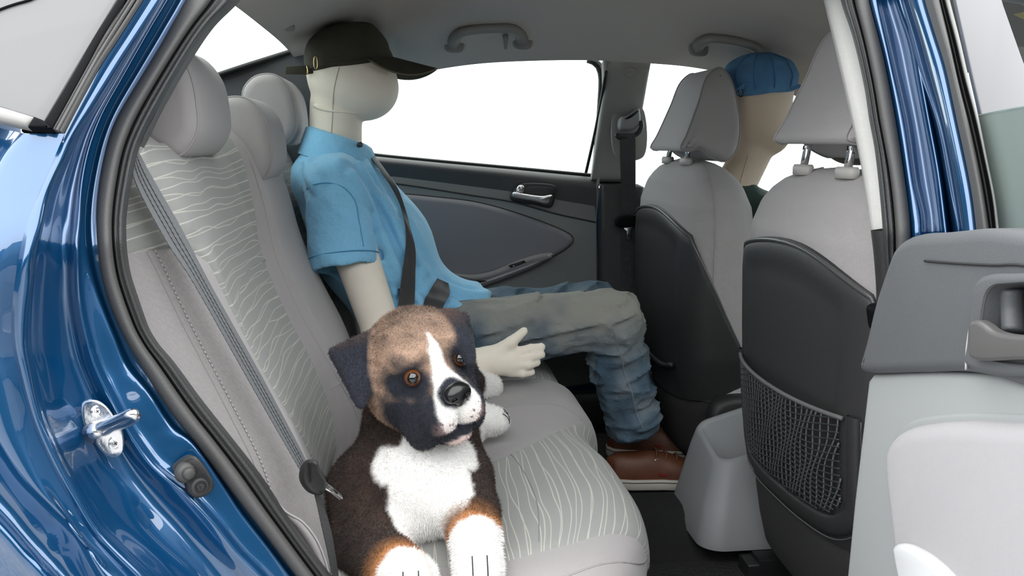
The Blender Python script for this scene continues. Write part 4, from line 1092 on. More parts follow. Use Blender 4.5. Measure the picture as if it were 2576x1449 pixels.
        vv = obj('pocket_net', *join(*parts), mat('net_cord', (0.085, 0.085, 0.087), 0.6), t); vv['kind'] = 'stuff'
        parts = []
        for k in range(22):
            z0 = 0.655-0.190*k/21.0
            P = []
            for y in np.linspace(yL, yR, 50):
                z = z0-0.10*(y-yL)+0.012+0.006*math.sin(y*26+k*0.25)
                if zlow(y) < z < 0.646: P.append(npt(y, z, 0.0012))
            if len(P) > 3: parts.append(tube(P, 0.0011, 5))
        vv = obj('net_crosscord', *join(*parts), mat('net_crosscord', (0.02, 0.024, 0.026), 0.6), t); vv['kind'] = 'stuff'
        obj('net_elastic', *tube([npt(y, 0.648-0.004*math.sin((y-yL)/(yR-yL)*math.pi), 0.0) for y in np.linspace(yL-0.006, yR+0.006, 40)], 0.0034, 8), mat('net_elastic', (0.09, 0.09, 0.09), 0.6), t)
        hk = [PY(x, y, 1.045) for x, y in [(2180, 772), (2190, 764), (2204, 763), (2206, 832), (2196, 832), (2186, 822), (2182, 800)]]
        obj('recline_hook', *plate(hk, (0, -1, 0), 0.022, 0.006, 4, smooth_n=40), M_gblack, t, sharp=60)
    else:
        P = [A(rear_x(yc+y, z, yc, 0.009)-0.001, yc+y, z) for z, y in spl([(0.60, 0.17), (0.53, 0.16), (0.515, 0.10), (0.51, 0.0), (0.512, -0.1), (0.525, -0.15)], 40)]
        obj('pocket_lip', *tube(P, 0.006, 8), M_dark, t)
    return t
front_seat(1.30, 'near grey front seat back with black panel and net pocket', True, 0.022)
front_seat(2.05, 'far grey front seat back with black panel and no net', False, 0.004)

# ================================================================== CONSOLE BIN
cb = empty('console_bin', (0.66, 1.63, 0.25), 'open light grey plastic bin at the back of the centre console', 'console bin')
def rrect(x0, x1, y0, y1, z, r, n=10, tilt=0.0):
    P = []
    for cx, cy, a0 in ((x1-r, y1-r, 0), (x0+r, y1-r, 90), (x0+r, y0+r, 180), (x1-r, y0+r, 270)):
        for q in np.linspace(a0, a0+90, n):
            x = cx+r*math.cos(math.radians(q)); y = cy+r*math.sin(math.radians(q))
            P.append((x, y, z+tilt*(x-x0)))
    return P
def topz(P, base):
    return [(x, y, base+0.30*(x-0.575)+0.22*(y-1.70)) for x, y, z in P]
rg = [rrect(0.532, 0.86, 1.500, 1.742, 0.27, 0.045), rrect(0.533, 0.86, 1.500, 1.742, 0.285, 0.045), rrect(0.548, 0.86, 1.522, 1.735, 0.34, 0.04), topz(rrect(0.565, 0.80, 1.545, 1.725, 0, 0.035), 0.41), topz(rrect(0.574, 0.80, 1.556, 1.717, 0, 0.032), 0.440), topz(rrect(0.577, 0.797, 1.560, 1.714, 0, 0.030), 0.4445), topz(rrect(0.584, 0.79, 1.567, 1.708, 0, 0.027), 0.4445), topz(rrect(0.588, 0.786, 1.572, 1.704, 0, 0.025), 0.438), rrect(0.606, 0.77, 1.590, 1.69, 0.31, 0.02)]
obj('bin_shell', *loft(rg), M_bin, cb, sharp=70)
obj('bin_floor_bracket', *plate([A(0.60, 1.45, 0.236), A(0.72, 1.45, 0.236), A(0.72, 1.50, 0.236), A(0.60, 1.50, 0.236)], (0, 0, 1), 0.03, 0.006), M_black, cb, sharp=50)
obj('console_body', *pillow([(0.80, 0.24), (0.80, 0.48), (0.9, 0.50), (1.3, 0.46), (1.32, 0.24)], 1.65, 0.20, 0.03), M_dark, cb)

# ================================================================== GRAB HANDLES
def handle(label, px, Yb, Yf, r_, hook=None):
    pts = []
    n = len(px)
    for i, (x, y) in enumerate(px):
        e = min(i, n-1-i)
        pts.append(PY(x, y, Yf if e == 0 else (Yb if e > 1 else (Yb+Yf)/2)))
    c_ = np.mean(pts, 0)
    t = empty('grab_handle', c_+A(0, 0.05, 0), label, 'grab handle', 'folding grab handles on the far roof edge')
    P = spl(pts, 60)
    rr_ = r_*np.interp(np.linspace(0, 1, 60), [0, 0.12, 0.3, 0.7, 0.88, 1], [1.5, 1.35, 1.0, 1.0, 1.35, 1.5])
    obj('handle_bar', *tube(P, rr_, 14, flat=1.0), M_handle, t)
    for q in (0, -1):
        p = pts[q]
        obj('mounting_foot', *plate([p+A(dx, 0.0, dz) for dx, dz in ((-0.02, -0.012), (0.02, -0.012), (0.02, 0.014), (-0.02, 0.014))], (0, -0.9, -0.5), 0.012, 0.006, 3, smooth_n=24), M_handle, t, sharp=60)
    if hook is not None:
        hp = [PY(x, y, Yb+0.03) for x, y in hook]
        k = obj('coat_hook', *tube(hp, [0.007, 0.006, 0.004, 0.0035], 8), M_handle, t)
    return t
M_handle = mat('grey_handle', (0.22, 0.21, 0.20), 0.6)
handle('grab handle with a coat hook above the far rear window', [(1142, 112), (1143, 98), (1162, 82), (1195, 75), (1245, 72), (1285, 73), (1308, 86), (1314, 104)], 2.085, 2.15, 0.0105, [(1271, 88), (1272, 97), (1272, 110), (1272, 124)])
handle('grab handle above the far front window and the blue cap', [(1756, 122), (1760, 110), (1785, 99), (1820, 100), (1860, 107), (1890, 115), (1908, 127), (1914, 140)], 2.085, 2.14, 0.0105)

# ================================================================== DOOR STRIKER AND SWITCH ON THE JAMB
ndj = nrm(A(0.55, -0.80, 0.12))
sk_ = empty('door_striker', PT(258, 1130, 0.93), 'shiny steel door striker loop bolted to the blue jamb', 'door striker')
pl = [(204, 1030), (208, 1013), (222, 1005), (240, 1005), (262, 1018), (290, 1055), (306, 1085), (308, 1125), (300, 1142), (284, 1149), (262, 1142), (235, 1110), (212, 1075)]
pc = [PY(x, y, 0.917) for x, y in pl]
obj('striker_plate', *plate(pc, ndj, 0.006, 0.002, 3, smooth_n=60), M_zinc, sk_, sharp=50)
lp = [PY(240, 1082, 0.913), PY(258, 1072, 0.900), PY(290, 1058, 0.880), PY(322, 1044, 0.862), PY(338, 1040, 0.858), PY(340, 1048, 0.862), PY(322, 1062, 0.875), PY(290, 1072, 0.895), PY(262, 1085, 0.912)]
obj('striker_loop', *tube(lp, 0.0052, 12, 40), M_zinc, sk_)
obj('striker_collar', *tube([PY(235, 1088, 0.915), PY(248, 1080, 0.902)], [0.011, 0.006], 14), M_zinc, sk_)
def screw(px, py, Y, r, parent, m):
    p = PY(px, py, Y)+ndj*0.006
    e1 = nrm(np.cross(ndj, [0, 0, 1])); e2 = np.cross(ndj, e1)
    rg_ = [[p+ndj*h_+r*k*(math.cos(t)*e1+math.sin(t)*e2) for t in np.linspace(0, 2*math.pi, 20, endpoint=False)] for k, h_ in ((1, -0.001), (1, 0.0015), (0.72, 0.0022), (0.66, 0.0002), (0.45, 0.0002), (0.40, 0.0022), (0.05, 0.0022))]
    s_ = obj('screw', *loft(rg_), m, parent, sharp=40)
    for q in (0.4, 0.4+math.pi/2):
        d_ = math.cos(q)*e1+math.sin(q)*e2; d2 = np.cross(ndj, d_)
        c_ = p+ndj*0.0019
        obj('screw_slot', *plate([c_-d_*r*0.3-d2*r*0.07, c_+d_*r*0.3-d2*r*0.07, c_+d_*r*0.3+d2*r*0.07, c_-d_*r*0.3+d2*r*0.07], ndj, 0.0007, 0.0001, 1), M_black, s_, smooth=False)
screw(239, 1033, 0.917, 0.0062, sk_, M_zinc)
screw(284, 1113, 0.917, 0.0062, sk_, M_zinc)
dsw = empty('door_switch', PT(485, 1240, 0.935), 'small black door-light switch with button on the blue jamb', 'door switch')
dp = [(433, 1172), (440, 1164), (468, 1145), (482, 1144), (494, 1152), (528, 1203), (531, 1218), (524, 1234), (500, 1248), (482, 1248), (468, 1236), (463, 1218), (440, 1195)]
obj('switch_plate', *plate([PY(x, y, 0.931) for x, y in dp], ndj, 0.010, 0.003, 3, smooth_n=60), M_dark, dsw, sharp=50)
b0 = PY(466, 1188, 0.923)
e1 = nrm(np.cross(ndj, [0, 0, 1])); e2 = np.cross(ndj, e1)
rg_ = [[b0+ndj*h_+r_*(math.cos(t)*e1+math.sin(t)*e2) for t in np.linspace(0, 2*math.pi, 22, endpoint=False)] for r_, h_ in ((0.0115, 0), (0.0105, 0.004), (0.0085, 0.0065), (0.0065, 0.0072), (0.006, 0.012), (0.005, 0.013), (0.0005, 0.013))]
obj('switch_button', *loft(rg_), mat('soft_black_rubber', (0.05, 0.048, 0.046), 0.5), dsw, sharp=60)
screw(496, 1222, 0.918, 0.009, dsw, M_dark)

# ================================================================== SEAT BELTS
def belt_sheet(name, L, R_, m, parent, n=70):
    return sheet(name, ribbon(L, R_, n=n), m, parent, thick=0.0014)
lb0 = empty('seat_belt', PY(780, 1200, 1.06), 'loose grey seat belt hanging across the near rear backrest', 'seat belt')
Ld = [(335, 395, 1.03), (336, 440, 1.03), (418, 604, 1.035), (481, 700, 1.04), (610, 927, 1.05), (700, 1085, 1.055), (748, 1168, 1.055), (772, 1208, 1.055)]
Rd = [(340, 365, 1.055), (380, 440, 1.06), (452, 566, 1.065), (530, 715, 1.07), (657, 943, 1.075), (730, 1080, 1.075), (768, 1155, 1.075), (781, 1190, 1.072)]
belt_sheet('webbing', [PY(*p) for p in Ld], [PY(*p) for p in Rd], M_web, lb0)
# woven ridges
for t_ in (0.3, 0.5, 0.7):
    a_ = spl([PY(*p) for p in Ld], 60); b_ = spl([PY(*p) for p in Rd], 60)
    obj('webbing_ridge', *tube(a_+(b_-a_)*t_+A(0.0006, -0.0012, 0), 0.0009, 5), M_web, lb0)
tg = [(752, 1200), (758, 1172), (772, 1157), (790, 1158), (798, 1180), (812, 1205), (812, 1228), (800, 1244), (778, 1240), (760, 1222)]
tn = nrm(A(0.5, -0.8, 0.2))
tt_ = obj('tongue_grip', *plate([PY(x, y, 1.052) for x, y in tg], tn, 0.012, 0.005, 4, smooth_n=60), M_dark, lb0, sharp=60)
obj('tongue_slot', *plate([PY(x, y, 1.040) for x, y in [(772, 1164), (777, 1163), (782, 1210), (778, 1214)]], tn, 0.0015, 0.0005, 1), M_black, tt_, smooth=False)
bl_ = [(808, 1222), (818, 1212), (835, 1224), (858, 1246), (860, 1255), (854, 1257), (832, 1240), (812, 1230)]
tb = obj('tongue_blade', *plate([PY(x, y, 1.050) for x, y in bl_], tn, 0.003, 0.0008, 2), M_chrome, lb0, sharp=50)
tb['label'] = 'bright steel tongue blade'
obj('blade_slot', *plate([PY(x, y, 1.0465) for x, y in [(838, 1232), (846, 1238), (850, 1245), (843, 1241)]], tn, 0.0006, 0.0001, 1), M_black, tb, smooth=False)
Ll = [(786, 1215, 1.058), (798, 1265, 1.05), (812, 1330, 1.04), (828, 1400, 1.03), (842, 1470, 1.02), (846, 1500, 1.02)]
Rl = [(797, 1215, 1.066), (812, 1262, 1.062), (832, 1330, 1.05), (845, 1400, 1.04), (855, 1470, 1.03), (860, 1500, 1.03)]
belt_sheet('lap_webbing', [PY(*p) for p in Ll], [PY(*p) for p in Rl], M_webd, lb0)
# belt on the far B pillar
pb = empty('pillar_belt', PY(1580, 470, 2.32), 'dark unused front seat belt hanging on the far centre pillar', 'seat belt')
PBY = 2.29
gd = [(1553, 300), (1560, 283), (1585, 272), (1606, 275), (1616, 290), (1618, 320), (1600, 338), (1560, 342), (1551, 325)]
obj('guide_escutcheon', *plate([PY(x, y, 2.275) for x, y in [(1548, 272), (1600, 266), (1618, 275), (1618, 395), (1550, 395)]], (0, -1, 0.35), 0.003, 0.003, smooth_n=60), M_gtrim, pb, sharp=60)
obj('guide_cover', *plate([PY(x, y, 2.265) for x, y in [(1556, 300), (1575, 294), (1600, 276), (1604, 280), (1606, 310), (1600, 322), (1580, 330), (1556, 327)]], (0, -1, 0.2), 0.026, 0.010, 4, smooth_n=60), M_bin, pb, sharp=60)
obj('guide_ring', *tube([PY(x, y, 2.245) for x, y in [(1551, 336), (1556, 345), (1585, 343), (1605, 335), (1614, 318), (1612, 304)]], 0.006, 10, 24), M_black, pb)
belt_sheet('webbing', [PY(*p) for p in [(1559, 335, 2.24), (1560, 400, 2.25), (1562, 480, 2.28), (1563, 560, 2.30), (1564, 700, 2.32), (1566, 1000, 2.32)]], [PY(*p) for p in [(1598, 335, 2.235), (1599, 400, 2.245), (1599, 480, 2.27), (1599, 560, 2.29), (1600, 700, 2.31), (1602, 1000, 2.31)]], M_webd, pb)
obj('tongue_grip', *plate([PY(x, y, 2.285) for x, y in [(1547, 552), (1552, 546), (1602, 540), (1612, 546), (1612, 560), (1600, 566), (1560, 572), (1548, 566)]], (0, -1, 0), 0.018, 0.006, 4, smooth_n=50), M_gblack, pb, sharp=60)
tp2 = [(1570, 568), (1594, 564), (1596, 572), (1588, 578), (1590, 598), (1586, 603), (1578, 603), (1575, 580), (1569, 576)]
obj('tongue_blade', *plate([PY(x, y, 2.278) for x, y in tp2], (0, -1, 0), 0.003, 0.0008, 2), M_zinc, pb, sharp=50)
obj('blade_slot', *plate([PY(x, y, 2.2745) for x, y in [(1579, 590), (1586, 588), (1586, 597), (1580, 598)]], (0, -1, 0), 0.001, 0.0003, 1), M_black, pb, smooth=False)
# interior mirror seen below the near front headrest
im = empty('interior_mirror', PY(2115, 415, 2.0), 'dark grey interior mirror beneath the near front headrest', 'mirror')
mp_ = [(2050, 345), (2066, 372), (2090, 398), (2120, 412), (2168, 415), (2200, 412), (2230, 390), (2230, 340), (2120, 325)]
obj('mirror_housing', *plate([PY(x, y, 2.0) for x, y in mp_], (-0.4, -1, 0), 0.05, 0.02, 5, smooth_n=60), mat('mirror_shell', (0.05, 0.05, 0.05), 0.5), im, sharp=70)
obj('mirror_stalk', *tube([PY(2140, 330, 2.03), PY(2150, 200, 2.1)], 0.01, 8), M_dark, im)
# ================================================================== MANNEQUINS
M_skin = mat('cream_jersey', (0.81, 0.735, 0.625), 0.85, bump=('noise', 1600, 0.0003), sheen=0.15)
M_skin2 = mat('beige_jersey', (0.72, 0.59, 0.46), 0.85, bump=('noise', 1600, 0.0003), sheen=0.15)
M_shirt = mat('sky_blue_jersey', (0.205, 0.485, 0.715), 0.85, bump=('noise', 26, 0.006), sheen=0.2, vary=0.06, mscale=300)
M_jean = mat('worn_denim', (0.09, 0.14, 0.19), 0.9, attr=True, bump=('noise', 45, 0.006))
M_olive = mat('olive_twill', (0.040, 0.036, 0.021), 0.85, bump=('twill', 420, 0.0004), vary=0.15)
M_gold = mat('brass', (0.75, 0.55, 0.28), 0.25, 1.0)
M_bluecap = mat('blue_cotton', (0.10, 0.27, 0.50), 0.85, bump=('twill', 420, 0.0005), vary=0.12)
M_leather = mat('brown_leather', (0.125, 0.042, 0.018), 0.5, bump=('noise', 700, 0.0004), vary=0.15)
M_sole = mat('off_white_rubber', (0.60, 0.56, 0.49), 0.6)
M_cordb = mat('brown_lace', (0.11, 0.045, 0.02), 0.8)

def field(name, fn, lo, hi, h, m, parent, colfn=None, **k):
    V, Fc = surfnet(fn, lo, hi, h)
    col = colfn(V) if colfn else None
    return obj(name, V, Fc, m, parent, col=col, **k)
def bounds(pts, pad):
    P = np.array(pts); return P.min(0)-pad, P.max(0)+pad

YM = 1.99
mq = empty('mannequin', (0.12, YM, 0.54), 'cream mannequin in a blue polo shirt and jeans on the rear seat', 'mannequin')
J = {k: PY(*v) for k, v in dict(
    skull=(880, 172, YM), jaw=(893, 222, YM), chin=(925, 232, YM), nk0=(842, 440, YM), nk1=(846, 262, YM),
    chest=(875, 480, YM), waist=(945, 640, YM), hip=(1030, 790, YM),
    sh=(840, 478, 1.835), el0=(872, 660, 1.80), el=(962, 838, 1.775), wr=(1192, 916, 1.735), sh2=(840, 478, 2.145), el2=(900, 700, 2.19), wr2=(1080, 800, 2.17),
    palm0=(1222, 908, 1.735), palm=(1282, 912, 1.735),
    i0=(1300, 888, 1.733), i1=(1335, 878, 1.73), i2=(1362, 873, 1.735), m0=(1305, 903, 1.73), m1=(1340, 897, 1.725), m2=(1362, 892, 1.73),
    r0=(1298, 920, 1.728), r1=(1330, 917, 1.722), r2=(1350, 912, 1.728), p0=(1288, 934, 1.73), p1=(1315, 938, 1.725), p2=(1336, 936, 1.73),
    t0=(1240, 890, 1.735), t1=(1285, 862, 1.73), t2=(1318, 833, 1.73)).items()}
def body_fn(P):
    hd = usm([ell(P, J['skull'], (0.092, 0.077, 0.088)), ell(P, J['jaw'], (0.086, 0.072, 0.064)), ell(P, J['chin'], (0.056, 0.055, 0.052))], 0.03)
    nk = cone(P, J['nk0'], J['nk1'], 0.057, 0.0555)
    d = sm(hd, nk, 0.006)
    d = sm(d, cone(P, J['chest'], J['waist'], 0.085, 0.09, (1, 0.75, 1)), 0.03)
    d = sm(d, cone(P, J['waist'], J['hip'], 0.09, 0.08, (1, 0.75, 1)), 0.03)
    for s, e, w_ in (('sh', 'el', 'wr'), ('sh2', 'el2', 'wr2')):
        a_ = sm(cone(P, J[s], J[e], 0.050, 0.0385), cone(P, J[e], J[w_], 0.0385, 0.029), 0.012)
        d = sm(d, a_, 0.02)
    hnd = cone(P, J['palm0'], J['palm'], 0.027, 0.0285, (1, 1.25, 1))
    hnd = sm(hnd, cone(P, J['wr'], J['palm0'], 0.028, 0.027), 0.01)
    fg_ = None
    for f0 in 'imrp':
        q = sm(cone(P, J[f0+'0'], J[f0+'1'], 0.0115, 0.0098), cone(P, J[f0+'1'], J[f0+'2'], 0.0098, 0.0085), 0.004)
        fg_ = q if fg_ is None else np.minimum(fg_, q)
    th_ = sm(cone(P, J['t0'], J['t1'], 0.015, 0.0118), cone(P, J['t1'], J['t2'], 0.0118, 0.0085), 0.005)
    hnd = sm(sm(hnd, fg_, 0.006), th_, 0.010)
    return sm(d, hnd, 0.008)
lo, hi = bounds(list(J.values()), 0.13)
field('body', body_fn, lo, hi, 0.0040, M_skin, mq)
# head seams
def onsurf(fn, p, n, lim=0.05):
    p = np.asarray(p, float); n = nrm(n)
    for _ in range(30): p = p-n*float(fn(p[None].astype(np.float32))[0])
    return p
sl = [onsurf(body_fn, PY(x, y, 1.90), (0, -1, 0)) for x, y in [(852, 168), (846, 190), (840, 215), (836, 240), (834, 262), (833, 285), (831, 320), (830, 345)]]
obj('head_seam', *tube(sl, 0.0012, 6, 40), mat('cream_seam', (0.50, 0.43, 0.34), 0.9), mq)
nks = [onsurf(body_fn, PY(x, y, 1.90), (0, -1, 0)) for x, y in [(786, 262), (800, 270), (820, 276), (840, 279), (870, 281), (900, 284)]]
obj('neck_fold', *tube(nks, [0.006, 0.0045, 0.0035, 0.0025, 0.002, 0.001], 8), M_skin, mq)

# polo shirt
HM = nrm(PY(863, 660, 1.80)-PY(845, 500, 1.82))
def fold(P, d, amp, sc_, axis, seed):
    q = P@np.asarray(axis, np.float32).T
    wob = 0.35*(vnoise(P*14, 1.0, seed+9)-0.5)[..., None]
    n1 = 1-np.abs(vnoise(q+wob, 1.0, seed)*2-1)
    n2 = 1-np.abs(vnoise(q*1.9+3.3+wob, 1.0, seed+5)*2-1)
    return d-amp*(np.clip(n1, 0, 1)**3-0.25)-amp*0.5*(np.clip(n2, 0, 1)**3-0.25)
def axes(dirv, along, across, other=None):
    u_ = nrm(dirv); v_ = nrm(np.cross(u_, [0, 1, 0.1])); w_ = np.cross(u_, v_)
    return np.array([u_*along, v_*across, w_*(other or across)])
SH0 = PY(845, 470, 1.838); SH1 = PY(866, 660, 1.798)
SG0 = PY(845, 470, 2.142); SG1 = PY(880, 650, 2.19)
def shirt_base(P):
    d = cone(P, PY(888, 525, YM), PY(940, 620, YM), 0.108, 0.122, (1, 0.74, 1))
    d = sm(d, cone(P, PY(940, 620, YM), PY(1020, 765, YM), 0.122, 0.112, (1, 0.70, 1)), 0.03)
    d = sm(d, cone(P, PY(848, 463, 1.87), PY(848, 463, 2.11), 0.060, 0.060), 0.05)
    d = sm(d, cone(P, PY(845, 455, YM), PY(842, 428, YM), 0.072, 0.060), 0.04)
    d = sm(d, ell(P, PY(812, 440, YM), (0.062, 0.12, 0.05)), 0.04)
    fl_ = cone(P, PY(1060, 765, YM), PY(1225, 772, 1.97), 0.078, 0.044, (1, 0.46, 1))
    cut = (P-np.asarray(PY(1245, 772, 1.9), np.float32))@np.asarray(nrm(A(0.86, 0, 0.5)), np.float32)
    d = sm(d, np.maximum(fl_, cut), 0.04)
    for a_, b_ in ((SH0, SH1), (SG0, SG1)):
        s_ = cone(P, a_, b_, 0.061, 0.067)
        n_ = nrm(b_-a_)
        s_ = np.maximum(s_, (P-np.asarray(b_, np.float32))@np.asarray(n_, np.float32)-0.012)
        d = sm(d, s_, 0.022)
    d = np.maximum(d, -cone(P, SH1, SH1+nrm(SH1-SH0)*0.05, 0.057, 0.064))
    d = np.maximum(d, -cone(P, PY(842, 330, YM), PY(842, 385, YM), 0.062, 0.058))
    return d
FOLDS = []
for fl0, am_ in (([(905, 412), (960, 500), (1030, 640)], 0.006), ([(918, 402), (985, 520), (1048, 650)], 0.005), ([(890, 440), (945, 540), (990, 650), (1030, 740)], 0.0065), ([(958, 590), (1005, 690), (1060, 760)], 0.006), ([(1005, 560), (1070, 680)], 0.004), ([(965, 660), (1000, 735)], 0.005), ([(775, 400), (768, 440), (790, 470)], 0.004), ([(1130, 720), (1190, 740), (1240, 735)], 0.006), ([(1140, 760), (1180, 790), (1190, 825)], 0.006)):
    q_ = []
    for x, y in spl(fl0, 14):
        dv_ = nrm(ray(x, y)); p_ = PY(x, y, 1.70)
        for _ in range(24): p_ = p_+dv_*float(shirt_base(p_[None].astype(np.float32))[0])*0.9
        q_.append(p_)
    FOLDS.append((np.array(q_, np.float32), am_))
def shirt_fn(P):
    d = shirt_base(P)
    for q_, am_ in FOLDS:
        near = np.full(d.shape, 1.0, np.float32)
        for a_, b_ in zip(q_[:-1], q_[1:]): near = np.minimum(near, cone(P, a_, b_, 0.0, 0.0))
        d = d-1.6*am_*np.exp(-(near/0.009)**2)+0.8*am_*np.exp(-((near-0.02)/0.010)**2)
    dv = PY(1000, 700, YM)-PY(900, 420, YM)
    return fold(P, d, 0.004, 1, axes(nrm(dv)*0.9+np.array([0.5, 0, 0.0]), 3.5, 17.0, 9.0), 3)
lo, hi = bounds([PY(735, 380, YM), PY(1270, 850, YM), A(0, 1.72, 0.8), A(0, 2.27, 0.8)], 0.03)
shirt = field('polo_shirt', shirt_fn, lo, hi, 0.0048, M_shirt, mq)
# sleeve hem line, armhole seam, collar, placket button
def ringpts(c_, n_, r_, k=32):
    n_ = nrm(n_); e1 = nrm(np.cross(n_, [0, 1, 0.01])); e2 = np.cross(n_, e1)
    return [c_+r_*(math.cos(t)*e1+math.sin(t)*e2) for t in np.linspace(0, 2*math.pi, k, endpoint=False)]
hemc = SH1-nrm(SH1-SH0)*0.012
hp_ = ringpts(hemc, SH1-SH0, 0.0698)
obj('sleeve_hem', *tube(hp_, 0.0012, 6, closed=True), mat('shirt_stitch', (0.09, 0.30, 0.52), 0.9), shirt)
az = [onsurf(shirt_fn, PY(x, y, 1.75), (0.1, -1, 0.1)) for x, y in [(762, 478), (790, 462), (830, 458), (868, 472), (895, 505), (905, 560), (915, 620)]]
obj('armhole_seam', *tube(az, 0.0014, 6, 50), mat('shirt_seam', (0.09, 0.30, 0.52), 0.9), shirt)
cc = PY(850, 366, YM)
G = []
for u_, rr_, hh in ((0, 0.060, 0.010), (0.2, 0.0635, 0.022), (0.4, 0.070, 0.020), (0.7, 0.082, -0.006), (1.0, 0.093, -0.034)):
    row = []
    for t in np.linspace(math.radians(12), math.radians(348), 60):
        c_, s_ = math.cos(t), math.sin(t)
        fr = (c_+1)/2                     # 1 towards the front
        point = max(0, 1-abs(math.degrees(t)-15)/40, 1-abs(math.degrees(t)-345)/40)*u_
        row.append(cc+A((rr_+0.012*point)*c_*0.93+0.004*u_, (rr_+0.0)*s_*1.05, hh+0.028*(0.5-fr)*1.3-0.020*point-0.006*u_*fr))
    G.append(row)
sheet('collar', np.array(G), M_shirt, shirt, thick=0.003, flip=True)
bp_ = PY(906, 364, 1.915)
rg_ = [[bp_+A(0.6, -0.75, 0.1)*h_*1.2+A(0.75*math.cos(t)*r_, 0.6*math.cos(t)*r_, math.sin(t)*r_) for t in np.linspace(0, 2*math.pi, 16, endpoint=False)] for r_, h_ in ((0.0058, -0.004), (0.0058, 0.002), (0.0045, 0.003), (0.001, 0.0022))]
obj('button', *loft(rg_), mat('navy_button', (0.012, 0.014, 0.025), 0.4), shirt)

# jeans
KN = {k: PY(*v) for k, v in dict(h1=(1110, 838, 1.90), k1=(1535, 808, 1.865), a1=(1590, 1066, 1.885), h2=(1110, 815, 2.10), k2=(1490, 778, 2.11), a2=(1618, 1040, 2.10)).items()}
def jean_fn(P):
    d = ell(P, PY(1075, 835, 2.0), (0.13, 0.175, 0.078))
    n_ = sm(cone(P, KN['h1'], KN['k1'], 0.070, 0.063), cone(P, KN['k1'], KN['a1'], 0.064, 0.060), 0.018)
    f_ = sm(cone(P, KN['h2'], KN['k2'], 0.072, 0.062), cone(P, KN['k2'], KN['a2'], 0.062, 0.057), 0.018)
    n_ = fold(P, n_, 0.012, 1, axes(KN['a1']-KN['k1'], 30.0, 9.0, 12.0), 11)
    f_ = fold(P, f_, 0.011, 1, axes(KN['a2']-KN['k2'], 30.0, 9.0, 12.0), 17)
    d = sm(sm(d, n_, 0.035), f_, 0.035)
    for a_ in ('a1', 'a2'):
        k_ = 'k'+a_[1]; n2 = nrm(KN[a_]-KN[k_])
        d = np.maximum(d, (P-np.asarray(KN[a_], np.float32))@np.asarray(n2, np.float32)-0.022)
    return d
def jean_col(V):
    base = np.array([0.045, 0.082, 0.118]); fade = np.array([0.25, 0.245, 0.215]); mid = np.array([0.10, 0.145, 0.185])
    n = vnoise(V, 22, 3); n2 = vnoise(V, 60, 9)
    kz = V[:, 2]
    kne = np.exp(-((np.linalg.norm((V-KN['k1'])*A(0.6, 1, 1), axis=1))/0.10)**2)
    thigh = np.clip((kz-(0.565))/0.13, 0, 1)*np.clip((1.99-V[:, 1])/0.03, 0, 1)
    f_ = np.clip(0.85*thigh+0.5*kne+0.6*(n-0.55)+0.25*(n2-0.5), 0, 1)
    m_ = np.clip(0.5+1.6*(n-0.5)+0.5*(n2-0.5), 0, 1)[:, None]
    c_ = base*(1-m_)+mid*m_
    return c_*(1-f_[:, None])+fade*f_[:, None]
lo, hi = bounds(list(KN.values())+[A(-0.03, 1.8, 0.5)], 0.085)
jn = field('jeans', jean_fn, lo, hi, 0.005, M_jean, mq, colfn=jean_col)
ss_ = [onsurf(jean_fn, p, (0.15, -1, 0)) for p in spl([KN['k1']+A(-0.008, -0.09, 0.0), KN['k1']*0.6+KN['a1']*0.4+A(0.0, -0.09, 0), KN['a1']+A(0.012, -0.09, 0)], 24)]
obj('side_seam', *tube(ss_, 0.0018, 6), mat('denim_seam', (0.16, 0.19, 0.21), 0.9), jn)

